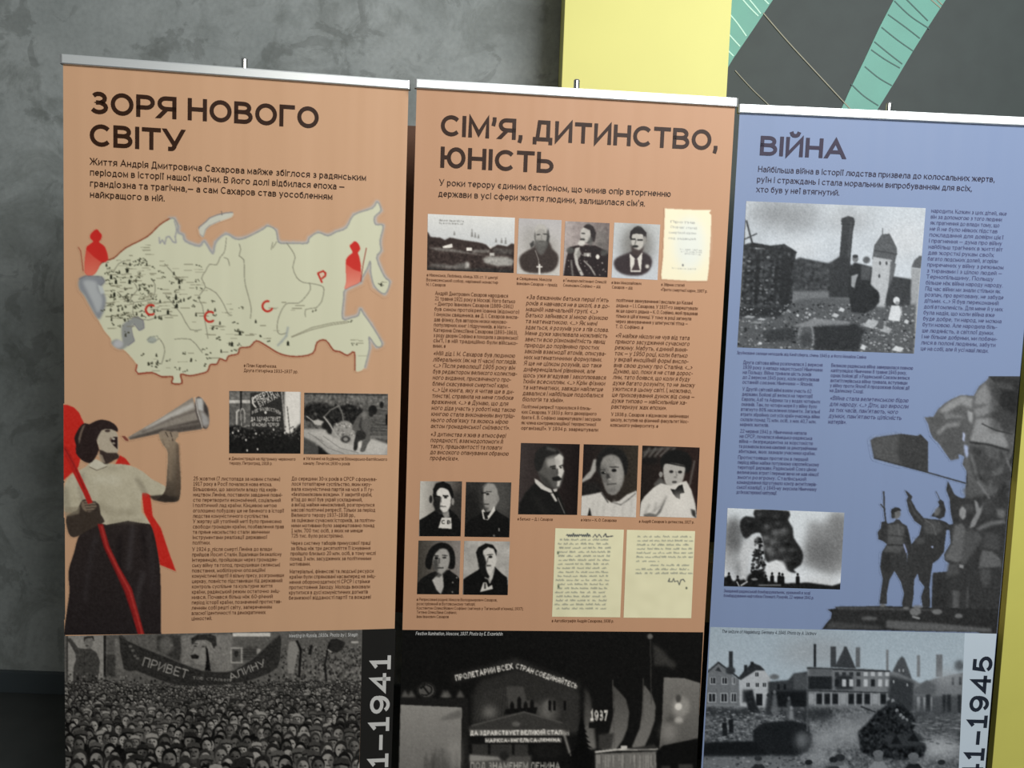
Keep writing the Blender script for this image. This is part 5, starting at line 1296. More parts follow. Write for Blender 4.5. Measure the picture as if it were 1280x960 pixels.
# two handwritten pages
def letter(x0_, y0_, x1_, y1_, corners, lines, seed, title=None, extra=None, label=None):
    cv = Canvas(x0_, y0_, x1_, y1_, (226,226,198), seed)
    cv.noise(5, 2); r = random.Random(seed)
    for (xa, ya, xb, n, amp, dark) in lines:
        x = xa; y = ya
        while x < xb:
            w = r.uniform(3.5, 11); pts = []; k = 0; xx = x
            while xx < min(x + w, xb + 1):
                pts.append((xx, y - (amp if k % 2 else 0) * r.uniform(.3, 1.3))); xx += r.uniform(.6, 1.2); k += 1
            if len(pts) > 2: cv.line(pts, .7, dark, .3, .75)
            x += w + r.uniform(1.2, 3)
    if extra: extra(cv)
    return picture('printed_page', B, s_b, cv, corners, m_print, .7, label=label)
L1 = [(697 + r_ * -.25 + rg.uniform(0, 3), 675.5 + r_*5.05, 764 - r_*.25 - rg.uniform(0, 3), 0, 1.7, (124,130,128)) for r_ in range(18)]
def ex1(cv):
    for k in range(2): cv.line([(708+i*1.25, 670.6 - (2.6 if i % 2 else 0) - (1.4 if i % 7 == 0 else 0)) for i in range(25)], .9, (84,90,96), .3)
    cv.line([(741,671.5),(744,668),(746,671.5),(749,668),(752,672)], 1.0, (90,94,100), .3); cv.line([(754,671),(757,667),(758,671),(766,670)], 1.2, (80,84,90), .3)
    for p in ((697.5,691),(698,733)): cv.ell(p[0], p[1], 1.2, 2.0, (96,110,96), .5)
letter(688, 658, 782, 774, [(694.2,660.2),(779.8,662.0),(775.2,771.6),(690.0,770.8)], L1, 31, extra=ex1, label='handwritten page densely filled with lines')
L2 = [(797 - r_*.3 + (18 if r_ == 7 else 0), 671.5 + r_*5.1, (866 - rg.uniform(0, 6) if r_ != 6 else 824), 0, 1.7, (124,130,128)) for r_ in range(10)]
def ex2(cv):
    cv.line([(835,727),(837,723),(836,727),(840,727),(842,723),(843,727),(847,726),(849,731),(851,725),(854,724),(856,727)], 1.0, (96,100,100), .3); cv.ell(858, 735, 1.2, 1.3, (84,92,84), .4)
letter(778, 660, 872, 776, [(783.6,662.2),(868.8,663.8),(864.0,772.6),(779.4,772.0)], L2, 32, extra=ex2, label='handwritten page half empty with a signature')

# ------------------------------------------------------------------ night photograph, bottom of middle banner
cv = Canvas(494, 782, 884, 1048, 30, 23)
for x in (507,515,556,560,576): cv.poly([(x-6,872),(x-1,862),(x+5,872)], 120, 1.4, .8)
cv.ell(533,863,11,9.6,96,1.0); cv.line([(533+10.4*math.cos(a*.35), 863+9*math.sin(a*.35)) for a in range(19)], 1.5, 40, .4)
cv.line([(529,858),(536,867)], 2.2, 36, .4); cv.line([(526,860),(531,856)], 3.0, 36, .4); cv.line([(533,856),(539,859),(539,865),(533,869),(527,868)], 1.6, 36, .4, sm=2)
cv.poly([(500,872),(585,873),(587,1045),(498,1045)], 42, .8); cv.grad([(501,881),(577,884.5),(574,1045),(497,1045)], 152, 96, True, .5); cv.poly([(548,900),(562,892),(577,886),(577,897),(556,900)], 110, 1.5, .8)
for _ in range(60): x = rg.uniform(530,572); cv.line([(x, rg.uniform(935,955)), (x+rg.uniform(-3,3), 990)], 1.6, 84, 1.0, .35)
cv.rect(562,925,576,960,168,5,.6)
roof = [(569,846),(642,829),(650,830),(720,850),(720,962),(586,962),(586,900),(590,874)]
cv.poly([(590,870),(600,850),(645,836),(700,850),(722,860),(722,915),(590,915)], 58, 3)
for k in range(14): cv.line([(606+k*2.8,858+abs(k-8)),(592+k*4,900)], .8, 84, .6, .7)
cv.ell(612,890,9,8,128,4,.9); cv.ell(684,890,12,14,116,5,.9)
cv.poly([(633,858),(654,858),(658,875),(672,878),(680,890),(660,892),(636,888)], 92, 1.0, .7)
for x, h in ((640,10),(649,16),(657,10),(665,12),(687,12)): cv.poly([(x-2.6,890),(x-2.6,890-h),(x,890-h-4),(x+2.6,890-h),(x+2.6,890)], 30, .6)
cv.poly([(632,886),(672,884),(670,892),(630,893)], 28, .7)
def litband(x0_, y0_, x1_, y1_, h, txt=None, cap=7, bg=40, col=228):
    dx, dy = x1_-x0_, y1_-y0_; d = math.hypot(dx, dy); nx, ny = dy/d*h, -dx/d*h
    cv.poly([(x0_,y0_),(x1_,y1_),(x1_+nx,y1_+ny),(x0_+nx,y0_+ny)], bg, .6, .95)
    if txt: cv.text(txt, x0_+1, y0_-1, x1_-1, y1_-1, cap, col, .22, blur=.35)
cv.line([(569,848),(644,828),(722,858)], 9, 70, 3, .7)
cv.text('ПРОЛЕТАРИИ ВСЕХ', 570, 851, 641.5, 836, 7.4, 236, .24, blur=.4)
cv.text('СТРАН СОЕДИНЯЙТЕСЬ', 644, 835, 720.5, 861, 6.6, 236, .24, blur=.4)
cv.poly([(586,908),(608,900),(655,889),(712,906),(712,914),(586,914)], 70, .8); cv.line([(590,907),(655,890),(712,906)], 1.6, 96, .6); cv.ell(645,905,5,3,110,1)
cv.rect(587,912,712,919.5,120,.6); cv.text('ДА ЗДРАВСТВУЕТ ВЕЛИКИЙ СТАЛИН', 588, 919, 711, 918, 5.8, 236, .26, blur=.35)
cv.rect(606,922,702,928,110,.6); cv.text('МАРКСА-ЭНГЕЛЬСА-ЛЕНИНА', 607, 928, 700, 927, 4.8, 232, .26, blur=.35)
for x0_, x1_ in ((590,610),(613,640),(643,660)): cv.rect(x0_, 930, x1_, 944, 66, .8)
cv.rect(587,944,664,962,92,1.5); cv.poly([(587,943),(620,946),(640,949),(587,952)], 150, 1)
cv.text('ПОД ЗНАМЕНЕМ ЛЕНИНА', 588, 962, 700, 962, 9.5, 176, .2, blur=.5)
cv.ell(684,938,18,10,38,1.6); cv.ell(630,945,6,6,48,1.2); cv.rect(588,966,884,1048,62,2)
cv.poly([(700,862),(724,866),(724,916),(704,916)], 62, 2, .9); cv.ell(684,885,5,10,112,1.5)
for x in (687,693,706): cv.rect(x-1.5,876,x+1.5,888,26,.5)
cv.grad([(731,858),(738,872),(742,905),(745,936),(730,936)], 56, 130, True, 1.6); cv.line([(704,914),(713,944)], 2.6, 150, 1.0)
# tree
cv.line([(727,898),(727,960)], 2, 18, .4)
for k in range(10):
    y = 900 + k*6.4; w = 2.5 + k*2.3
    cv.poly([(727,y-6),(727+w,y+3),(727+w*.5,y+2),(727+w*.8,y+6),(727-w*.7,y+6),(727-w*.5,y+2),(727-w,y+4)], 20, .6)
for k in range(40): x = 727 + rg.uniform(-24,24); cv.line([(x,930+abs(x-727)*.8),(x+rg.uniform(-5,5),945+abs(x-727)*.6)], 1, 18, .4, .8)
cv.rect(736,903,746,910,30,.6); cv.text('1937', 738, 901, 759.5, 901, 13.5, 226, .26, blur=.4)
cv.grad([(767,858),(775,866),(782,874),(786,890),(784,910),(778,925),(770,936),(752,936),(762,915),(768,890)], 84, 128, True, .9); cv.grad([(805,856),(814,868),(819,882),(818,900),(812,918),(804,936),(790,934),(800,910),(803,890)], 104, 128, True, .9)
cv.poly([(748,918),(768,916),(764,936),(748,936)], 70, 1.2)
cv.line([(766,850),(768,934)], 1.2, 96, .6); cv.line([(804,848),(804,900)], 1.2, 96, .6); cv.line([(813,800),(814,880)], 1.0, 78, .6); cv.ell(812.5,795.5,3.4,3.4,112,.7)
cv.poly([(816,804),(828,812),(836,822),(846,830),(842,836),(832,832),(818,832)], 66, 2.0)
cv.grad([(830,847),(855,848),(875,854),(872,925),(824,938),(828,900)], 128, 100, True, .7); cv.ell(851,883,11,13,158,2.4,.9); cv.ell(848,883,4.6,4.6,222,.8); cv.ell(848,873,3.6,5,84,1); cv.ell(848,900,6,4,180,1.5); cv.ell(838,900,5,5,84,2,.9); cv.ell(836,915,10,12,146,4,.8)
cv.line([(744,940),(770,937),(800,936.5),(822,936)], 2.4, 220, .7); cv.poly([(744,942),(822,939),(822,962),(744,962)], 124, .9); cv.rect(776,932,784,937,210,.5); cv.poly([(796,934),(818,930),(822,936),(780,937)], 60, 1)
for k in range(40): x = rg.uniform(746,822); cv.line([(x,944),(x,rg.uniform(950,962))], 1.2, rg.choice((90,168,180)), .6, .6)
cv.poly([(820,940),(828,932),(876,922),(876,1045),(822,1045)], 24, .7)
cv.rect(848,955,866,965,70,1); cv.rect(826,957,838,965,60,1); cv.noise(.5, 3)
picture('printed_photograph', B, s_b, cv, [(503.0,787.2),(879.0,790.2),(866.4,1045),(495.2,1040)], m_print, 1.05, label='wide night photograph of illuminated slogans and flags')
text_obj('caption', B, s_b, m_white, [('Festive illumination, Moscow, 1937. Photo by E. Evzerikhin', 519.6, 793.8, 628, 4.4)], weight=.15, slant=.2)

# ================================================================== pictures on the blue banner
# ruins
cv = Canvas(918, 246, 1160, 446, 190, 41)
cv.grad([(918,246),(1160,246),(1160,350),(918,330)], (200,203,205), (206,209,212), True, 1)
cv.poly([(932,262),(950,252),(1000,250),(1030,262),(1022,285),(990,292),(950,282)], 158, 10, .85); cv.ell(1060,275,30,14,176,9,.8); cv.ell(1000,312,22,10,214,8,.8); cv.ell(1130,300,30,22,206,8,.8); cv.ell(975,268,22,8,146,7,.7)
cv.noise(6, 3)
# far trees and walls
cv.poly([(990,325),(1000,322),(1015,325),(1035,329),(1048,323),(1060,330),(1110,345),(1118,346),(1136,350),(1136,380),(990,372)], 68, 1.0, sm=1); cv.noise(1.4, 9, [(990,325),(1060,330),(1136,350),(1136,380),(990,372)])
cv.poly([(990,364),(1062,364),(1062,386),(985,388)], 122, 1.2)
# chimney
cv.poly([(1051,276),(1052,273),(1060,270),(1067,272),(1068.5,277),(1066,290),(1062.5,330),(1060,342),(1048,340),(1049.5,318),(1052.5,280)], 62, .5); cv.line([(1064,278),(1059,335)], 2.4, 84, 1.0, .8); cv.line([(1051,280),(1068,281)], .8, 40, .4)
cv.poly([(1037,340),(1042,326),(1050,320),(1062,322),(1064,372),(1036,372)], 58, 1)
# tower
cv.poly([(1093,306),(1098,299),(1102,293),(1112,292),(1116,300),(1121,310),(1121,317),(1118,331),(1113,330),(1090,324)], 96, .5, sm=1); cv.line([(1093,313),(1121,318)], 1.4, 70, .5); cv.line([(1103,285),(1103,294)], .9, 84, .4)
cv.poly([(1091,321),(1115,325),(1113,344),(1108,372),(1104,390),(1087,388),(1088,352)], 188, .6); cv.poly([(1113,326),(1120,330),(1117,346),(1110,372)], 106, .7)
for p in ((1100,329),(1108,329),(1099,345)): cv.ell(p[0], p[1], 1.3, 2.4, 76, .4)
cv.poly([(1139,334),(1143,325),(1149,320),(1153,320),(1151,336)], 98, .6); cv.poly([(1139,335),(1151,336),(1147,380),(1138,382)], 164, .6); cv.poly([(1108,370),(1116,346),(1139,349),(1138,384),(1106,388)], 66, 1.0)
# left burnt house
cv.line([(933,276),(940,303)], 2.2, 62, .5); cv.line([(931,299),(946,292)], 1.4, 62, .4); cv.line([(931,274),(930,310)], 1.2, 70, .4)
hs = [(929,306),(940,303),(962,307),(980,305),(990,311),(996,315),(994,322),(992,345),(990,378),(983,388),(925,384)]
cv.poly(hs, 54, .6); cv.noise(1.3, 13, hs)
for k in range(8):
    for j in range(11):
        x = 930 + k*7.6 + rg.uniform(-1,1) - j*.35; y = 322 + j*5.6 + rg.uniform(-1.2,1.2)
        if x < 984 and not (946 < x < 950): cv.ell(x, y, rg.uniform(1,2.6), rg.uniform(1,1.9), rg.choice((96,118,84,140,60)), .5, .85)
cv.poly([(944,309),(958,309),(956,311),(944,311)], 190, .5); cv.line([(935,307),(990,314)], 2.5, 40, .7); cv.line([(947,320),(944,382)], 4.5, 34, 1.2, .9); cv.line([(972,322),(968,378)], 3, 36, 1, .8); cv.poly([(976,320),(990,320),(986,384),(974,384)], 40, 1.6, .85)
# rubble
gr = [(922,382),(985,382),(1000,374),(1040,372),(1070,376),(1100,384),(1145,380),(1143,444),(920,436)]
cv.poly(gr, 96, 1.5); cv.poly([(924,384),(990,382),(975,396),(925,396)], 48, 1.6)
for _ in range(900):
    x, y = rg.uniform(922,1144), rg.uniform(380,441); r_ = rg.uniform(.6,2.4); v = rg.choice((40,56,74,96,120,150,178))
    if x > 1075 and v < 90 and rg.random() < .5: v = 150
    cv.poly([(x-r_,y),(x,y-r_*.8),(x+r_,y+rg.uniform(-.5,.5)),(x,y+r_*.7)], v, .3, .85)
for x, y, a, b, v in ((937,396,8,2,176),(952,399,6,1.6,190),(946,403,10,1.6,150),(1088,405,9,6,196),(1052,387,4,3,226),(1044,394,5,3,200),(1122,436,8,4,226),(1092,403,6,5,180),(1133,402,3,3,214),(1079,434,4,4,226),(950,429,3,2,220),(997,394,2,2,226),(1054,429,5,3,160),(1012,393,2,2,216),(1108,412,7,5,176)): cv.poly([(x-a,y+b*.4),(x-a*.3,y-b),(x+a,y-b*.2),(x+a*.4,y+b)], v, .5, .9)
cv.poly([(990,408),(1018,398),(1042,400),(1062,402),(1062,408),(1030,407),(1012,408)], 150, .8, .8); cv.poly([(952,414),(990,408),(995,426),(958,428)], 58, 2, .85); cv.poly([(1018,408),(1070,405),(1082,412),(1072,438),(1018,438)], 50, 1.6, .9, sm=1)
cv.line([(998,422),(1000,410),(1008,407),(1015,410),(1017,430)], 1.6, 140, .6, .9, 2); cv.ell(1008,424,7,9,72,1.4,.8)
# adults and child
cv.poly([(1062,334),(1068,328),(1076,330),(1090,334),(1088,355),(1098,366),(1099,378),(1092,386),(1080,392),(1064,390),(1060,360)], 48, .9, sm=1); cv.ell(1069,323.5,3.8,4.6,124,.4); cv.ell(1069,320.4,3.6,2.2,64,.5); cv.ell(1083,325,4.6,4.4,96,.8); cv.poly([(1076,332),(1089,333),(1087,350),(1076,350)], 96, 1.0, .8)
cv.poly([(1064,345),(1073,342),(1070,350),(1068,360),(1064,358)], 176, .6, .85); cv.ell(1091,371,8,10,44,1.0)
cv.poly([(1114,382),(1124,382),(1127,390),(1124,402),(1110,400)], 218, .5, sm=1); cv.ell(1120.5,375.5,4.2,4.4,220,.5); cv.ell(1121.5,379,2.6,2.4,150,.5); cv.line([(1115,402),(1114,410)], 1.5, 90, .4); cv.line([(1122,402),(1122,410)], 1.5, 90, .4); cv.line([(1126,384),(1127,394)], 1.6, 180, .5)
cv.noise(.5, 5)
cv.c = cv.c * .96 + np.array([2, 4, 6])
picture('printed_photograph', C, s_c, cv, [(932.8,251.4),(1157.0,260.2),(1142.4,442.0),(921.6,434.2)], m_print, 1.0, label='large photograph of ruins with a chimney and a tower')

# fire
cv = Canvas(902, 630, 1060, 742, 214, 42)
cv.grad([(902,630),(1060,630),(1060,742),(902,742)], (216,220,222), (226,228,230), True, 1)
cv.ell(917,672,13,26,110,5,.95); cv.ell(912,700,10,14,170,5,.8); cv.ell(925,712,7,14,120,5,.8)
cv.poly([(1008,668),(1012,650),(1030,655),(1040,640),(1060,640),(1060,710),(1040,720),(1020,712),(1002,706)], 150, 5, .95); cv.ell(1030,690,22,18,118,7,.9); cv.ell(1048,668,12,24,128,6,.8); cv.ell(1024,728,20,6,206,4,.8)
sm_ = [(943,637),(986,638.5),(985,650),(991,660),(992,672),(1000,684),(1004,694),(1001,706),(992,712),(996,716),(984,714),(978,706),(970,700),(962,704),(956,698),(954,680),(950,666),(940,668),(932,674),(926,664),(925,652),(932,645),(944,647)]
cv.poly(sm_, 48, .9, sm=2)
for (x, y, r_, v) in ((938,654,7,40),(952,646,8,52),(972,648,8,46),(960,661,7,74),(972,668,8,92),(980,664,6,104),(968,680,8,88),(980,690,8,74),(992,690,7,56),(984,702,7,66),(966,694,7,84),(958,674,6,104),(974,656,6,62),(990,702,6,48),(962,688,5,120),(984,678,6,52),(954,684,4,132)):
    cv.ell(x, y, r_, r_*.85, v, 2.2, .85); cv.ell(x - r_*.3, y - r_*.35, r_*.5, r_*.35, min(200, v+44), 1.6, .6); cv.ell(x + r_*.3, y + r_*.4, r_*.6, r_*.4, max(20, v-30), 1.8, .6)
cv.poly([(925,688),(930,676),(940,672),(948,668),(952,676),(950,690),(938,694),(934,710),(934,728),(926,732)], 206, 2, .85, sm=1)
for k in range(120):
    y = rg.uniform(672, 734); w = 3 + (y-672)*.17; x = 948 + rg.uniform(-w, w); cv.ell(x, y, rg.uniform(1,2.8), rg.uniform(1,2.4), rg.choice((26,36,44,52,110)), .5, .85)
cv.poly([(934,720),(944,712),(956,714),(956,736),(932,735)], 34, 1.2); cv.ell(971,708,10,7,232,2.0); cv.poly([(956,712),(962,702),(978,702),(984,712),(990,722),(958,724)], 226, 1.6, .9)
cv.poly([(902,722),(912,720),(916,726),(930,724),(936,728),(960,726),(980,729),(1010,728),(1040,732),(1054,728),(1054,745),(902,742)], 40, .8)
for x, y in ((965,722),(978,723),(997,723),(911,722),(922,726),(957,725),(974,722)): cv.ell(x, y-5, 1.5, 1.8, 26, .4); cv.poly([(x-2.6,y+8),(x-2.2,y-3),(x+2.2,y-3),(x+2.8,y+8)], 28, .5)
cv.line([(926,732),(934,727)], 1.6, 206, .4); cv.line([(921,727),(924,733)], 1.2, 206, .4); cv.rect(948,730.4,976,732.4,120,.6); cv.ell(943,724,4,1.5,140,.5); cv.noise(.5, 5)
picture('printed_photograph', C, s_c, cv, [(909.4,635.0),(1055.4,640.8),(1050.0,736.8),(904.8,732.6)], m_print, .9, label='photograph of a huge cloud of black smoke over a fire')

# monument cut-out
cv = Canvas(1024, 466, 1282, 800, BLUE, 43)
def P3(l): return [(1070 + x/5.333, 460 + y/5.333) for x, y in l]
def P7(l): return [(1020 + x/4.8, 600 + y/4.8) for x, y in l]
cv.poly([(1236,470),(1284,470),(1284,800),(1225,800),(1206,640),(1208,588),(1222,530),(1228,500)], 54, .5)
cv.poly(P3([(95,480),(130,462),(300,438),(410,452),(428,440),(480,492),(481,697),(300,650),(120,600)]), 62, .4); cv.poly(P3([(95,480),(130,462),(290,440),(270,560),(300,650),(120,600)]), 98, 2, .6); cv.line(P3([(120,600),(480,697),(730,768)]), 1.6, 52, .35)
# stooping figure at the top
big = P3([(890,60),(860,90),(820,120),(785,185),(700,180),(640,205),(590,235),(545,275),(515,325),(455,328),(480,372),(492,425),(515,470),(550,500),(590,560),(630,615),(685,605),(682,572),(722,590),(708,640),(738,690),(748,780),(900,900),(1000,700),(1060,500),(1090,300)])
cv.poly(big, 92, .5, sm=0)
cv.poly(P3([(860,100),(800,170),(790,250),(850,240),(930,260),(960,250),(900,170)]), 138, 1.6, .9, sm=1); cv.poly(P3([(700,185),(600,240),(550,290),(600,300),(700,240),(770,270),(780,200)]), 150, 1.6, .9, sm=1)
cv.poly(P3([(900,90),(1040,100),(1060,150),(960,140)]), 118, 1.6, .8); cv.poly(P3([(960,150),(1080,170),(1060,320),(960,250)]), 36, 2, .9); cv.poly(P3([(780,270),(900,245),(950,280),(800,330)]), 140, 1.4, .85)
cv.poly(P3([(800,340),(900,332),(960,370),(1020,540),(900,510),(760,490)]), 146, 1.4, .9, sm=1); cv.line(P3([(840,372),(930,415),(1040,440)]), 1.6, 62, .5); cv.line(P3([(760,495),(880,510),(1020,550)]), 2.5, 46, .8)
cv.poly(P3([(500,440),(600,360),(700,370),(720,420),(700,560),(640,610),(560,500)]), 84, 1.6, .9, sm=1); cv.poly(P3([(530,430),(600,370),(690,360),(690,385),(600,400),(550,450)]), 138, 1.4, .85, sm=1)
cv.poly(P3([(580,300),(680,310),(740,340),(640,330),(600,345)]), 128, 1.2, .8); cv.poly(P3([(490,330),(560,330),(570,360),(500,375)]), 84, 1, .9); cv.poly(P3([(740,280),(780,300),(775,370),(750,350)]), 190, 1.2, .7)
cv.poly(P3([(712,425),(725,440),(722,490),(710,480)]), (192,202,232), .8); cv.poly(P3([(720,510),(745,520),(750,580),(735,600),(722,560)]), (178,190,222), 1, .9)
cv.poly(P3([(760,520),(900,540),(1000,600),(1040,700),(1000,820),(800,760),(760,640)]), 66, 1.6, .9, sm=1); cv.poly(P3([(850,540),(960,570),(1000,640),(960,620),(880,600)]), 96, 1.5, .8); cv.poly(P3([(900,690),(990,640),(980,700),(920,720)]), 108, 1.4, .8)
cv.line(P3([(760,560),(800,700),(860,850)]), 3, 120, 1, .8); cv.line(P3([(1000,600),(1040,690)]), 3, 116, 1, .8); cv.line(P3([(730,780),(850,776)]), 2, 92, .7, .8)
for _ in range(260):
    x, y = rg.uniform(1212,1276), rg.uniform(560,790); r_ = rg.uniform(2,6); cv.ell(x, y, r_*.5, r_, rg.choice((38,46,62,84,110 if y < 700 else 60)), 1.6, .5, rot=rg.uniform(-40,40))
cv.rect(1238,474,1284,540,34,3,.5)
# right group of soldiers
grp = P7([(790,5),(780,60),(800,110),(808,200),(822,262),(800,300),(808,380),(768,445),(772,482),(800,500),(790,548),(700,556),(692,780),(1240,800),(1240,300),(1100,120),(960,60),(930,90),(880,110),(850,100),(830,85),(808,40)])
cv.poly(grp, 56, .5); cv.poly(P7([(830,270),(880,260),(900,300),(880,480),(850,495),(775,478),(775,448),(812,380)]), 106, 1.2, .9, sm=1); cv.poly(P7([(890,300),(960,300),(1000,350),(940,440),(880,520),(866,500)]), 84, 1.6, .9, sm=1)
cv.poly(P7([(858,180),(880,150),(900,170),(898,220),(880,240),(860,215)]), 150, .8, .95, sm=1); cv.poly(P7([(870,150),(920,140),(950,165),(930,200),(900,180)]), 70, .8, sm=1)
cv.poly(P7([(930,250),(960,200),(950,120),(968,130),(980,170),(1010,130),(990,200),(950,280),(920,290)]), 148, .8, .85, sm=1); cv.poly(P7([(960,290),(1030,250),(1130,235),(1140,260),(1060,270),(980,305)]), 112, 1.2, .85, sm=1)
cv.poly(P7([(1000,420),(1060,430),(1110,480),(1110,520),(975,528),(985,460)]), 104, 1.2, .9, sm=1); cv.poly(P7([(980,540),(1050,530),(1040,620),(1010,640),(985,600)]), 84, 1.6, .8, sm=1); cv.poly(P7([(1010,310),(1090,330),(1100,420),(1000,410)]), 80, 2, .8)
cv.poly(P7([(790,500),(850,505),(860,560),(780,590)]), 86, 1.5, .8); cv.poly(P7([(820,660),(860,665),(855,770),(815,780)]), 100, 1.5, .8); cv.poly(P7([(905,640),(915,640),(912,770),(900,770)]), 92, 1, .8); cv.poly(P7([(700,570),(780,600),(790,770),(700,770)]), 46, 2, .7)
cv.poly(P7([(860,505),(885,512),(882,530),(860,525)]), 150, .6); cv.line(P7([(815,280),(812,380),(790,440)]), 1.4, 70, .8, .8); cv.ell(*P7([(1030,160)])[0], 8, 11, 70, 2, .8); cv.poly(P7([(1080,170),(1140,180),(1130,230),(1090,225)]), 120, 1.5, .8)
cv.poly(P7([(880,60),(930,10),(1000,0),(1020,90),(960,100),(900,110)]), 92, 1.6, .8, sm=1); cv.line(P7([(970,10),(1040,110)]), 2.4, 126, .9, .8)
# second soldier, pistol raised
cv.poly(P7([(530,58),(548,70),(578,100),(570,118),(600,175),(645,228),(690,234),(740,238),(775,250),(800,268),(825,262),(815,300),(782,300),(772,380),(768,430),(735,475),(700,500),(690,560),(680,640),(685,760),(640,770),(630,700),(650,640),(618,600),(610,560),(585,605),(580,700),(572,770),(520,765),(515,740),(545,600),(540,520),(548,450),(560,400),(600,352),(618,330),(632,275),(590,245),(558,190),(542,120),(552,100)]), 56, .4)
cv.poly(P7([(650,240),(740,248),(760,300),(720,330),(660,320),(640,290)]), 84, 1.3, .8, sm=1); cv.line(P7([(650,235),(700,270),(720,330)]), 1.4, 112, .6, .7); cv.poly(P7([(590,350),(650,345),(650,380),(600,390)]), 82, 1.2, .8); cv.line(P7([(560,130),(590,200),(640,250)]), 2, 84, .9, .8)
cv.poly(P7([(720,190),(740,150),(730,130),(745,115),(765,130),(778,180),(770,220),(740,235),(715,222),(692,218),(700,200)]), 52, .4, sm=1); cv.ell(*P7([(728,190)])[0], 3.6, 6, 104, .8, .9, rot=25); cv.line(P7([(720,70),(742,115)]), .9, 60, .35)
cv.poly(P7([(686,398),(704,396),(700,410)]), (170,182,214), .5)
# first soldier, rifle upright
cv.line(P7([(406,70),(410,180),(418,255)]), 1.9, 58, .35); cv.line(P7([(388,145),(408,170)]), 1.6, 58, .35)
cv.poly(P7([(392,252),(418,245),(430,262),(466,252),(480,235),(500,238),(515,258),(545,275),(560,330),(572,390),(560,440),(545,440),(545,520),(588,600),(584,700),(574,765),(520,765),(530,690),(508,610),(470,545),(440,600),(425,680),(424,745),(380,745),(386,690),(400,595),(384,520),(396,430),(425,385),(400,366),(372,355),(370,310),(388,290)]), 58, .4)
cv.poly(P7([(430,268),(500,262),(535,290),(520,350),(530,400),(500,440),(405,430),(430,385)]), 88, 1.0, .9, sm=1); cv.line(P7([(432,330),(530,340)]), 1.3, 54, .6, .8); cv.line(P7([(428,388),(530,392)]), 1.8, 48, .6, .9); cv.line(P7([(490,262),(500,330)]), 1.2, 116, .6, .7); cv.line(P7([(540,300),(556,380)]), 4, 44, 1, .8)
cv.poly(P7([(522,385),(530,382),(548,432),(540,440)]), (150,160,196), .5)
cv.ell(*P7([(480,200)])[0], 5.6, 7.0, 112, .5); cv.poly(P7([(448,195),(452,175),(475,163),(500,168),(512,184),(490,184),(468,196),(462,212)]), 46, .4, sm=1); cv.ell(*P7([(462,212)])[0], 2.4, 4, 52, .6)
cv.ell(*P7([(410,275)])[0], 3.6, 4.4, 52, .6); cv.poly(P7([(395,440),(450,440),(450,540),(400,560)]), 46, 2, .8)
# base
cv.poly(P7([(68,776),(120,770),(112,760),(380,756),(400,742),(420,756),(700,765),(1240,780),(1240,935),(1060,915),(540,905),(35,897),(60,860),(88,830),(95,796)]), 46, .4)
cv.poly(P7([(120,762),(380,762),(700,775),(700,785),(380,780),(130,775)]), 78, .8, .9); cv.poly(P7([(420,842),(700,858),(1050,890),(1050,912),(540,900),(420,886)]), 104, 1.2, .9); cv.poly(P7([(90,850),(300,870),(390,880),(380,896),(60,890)]), 84, 1.8, .7); cv.ell(*P7([(320,830)])[0], 10, 2.4, 98, 1.2)
for (x, y, a, b) in ((400,752,20,9),(595,790,34,24),(610,760,30,10),(725,790,32,16),(855,815,24,14),(540,768,20,8)): cv.ell(*P7([(x,y)])[0], a/4.8, b/4.8, 128, .8, .85)
cv.line(P7([(580,820),(620,830)]), 2.4, 150, .6); cv.noise(.7, 4, [(1030,470),(1280,470),(1280,798),(1030,798)])
right_edge = lambda y: float(1303 - (y-159)*(1303-1245.5)/(792-159))
picture('printed_cutout', C, s_c, cv, [(1026,469.0),(1274.8,470.2),(1245.6,792.0),(1026,786.3)], m_print, 1.0, cut=True, label='cut-out picture of a sculpture of soldiers with a raised flag')

# destroyed town
cv = Canvas(872, 776, 1210, 1060, 150, 44)
cv.grad([(872,776),(1210,776),(1210,870),(872,860)], (176,186,192), (196,206,212), True, 1); cv.grad([(872,776),(960,776),(940,850),(872,850)], (176,186,192), (206,212,216), True, 12, .5); cv.ell(1020,815,50,18,168,12,.7)
def wnd(x, y, w, h, v=40): cv.rect(x-w/2-.9, y-h/2-.9, x+w/2+.9, y+h/2+.9, 206, .4); cv.rect(x-w/2, y-h/2, x+w/2, y+h/2, v, .35); cv.line([(x, y-h/2), (x, y+h/2)], .7, 176, .3)
cv.rect(911,814,916,842,62,.5)
cv.poly([(885,840),(898,828),(916,844),(924,850),(924,882),(882,880)], 128, .5); cv.line([(884,840),(898,828),(924,848)], 2.2, 66, .5); cv.poly([(894,838),(898,833),(902,840)], 64, .5); cv.ell(913,838,6,5,70,.8)
for x in (891,905.5,917): wnd(x, 851, 5.5 if x < 910 else 2.5, 7.5)
for x, w in ((890,8),(905,7),(917,5.5)): wnd(x, 872, w, 10, 46)
cv.poly([(924,848),(942,830),(952,833),(963,848),(963,890),(925,888)], 196, .5); cv.poly([(922,848),(932,836),(940,828),(950,832),(956,838),(945,838),(926,850)], 60, .6); cv.rect(930,831,934,840,50,.5); cv.rect(938,827,942,834,50,.5)
for x, y in ((946,843),(935,856),(946.5,856),(955.5,856)): wnd(x, y, 3.8, 5.2)
cv.rect(928,862,941,878,80,1.2); cv.rect(945,867,953,882,40,.5)
cv.poly([(960,852),(985,850),(992,842),(1010,839),(1012,900),(960,900)], 70, 1.0); cv.rect(992,842,1010,862,92,1.2); cv.rect(964,864,1008,890,36,1.6); cv.ell(968,846,6,3.5,120,1)
for x in (973,981): cv.rect(x-1.5,855,x+1.5,862,40,.5)
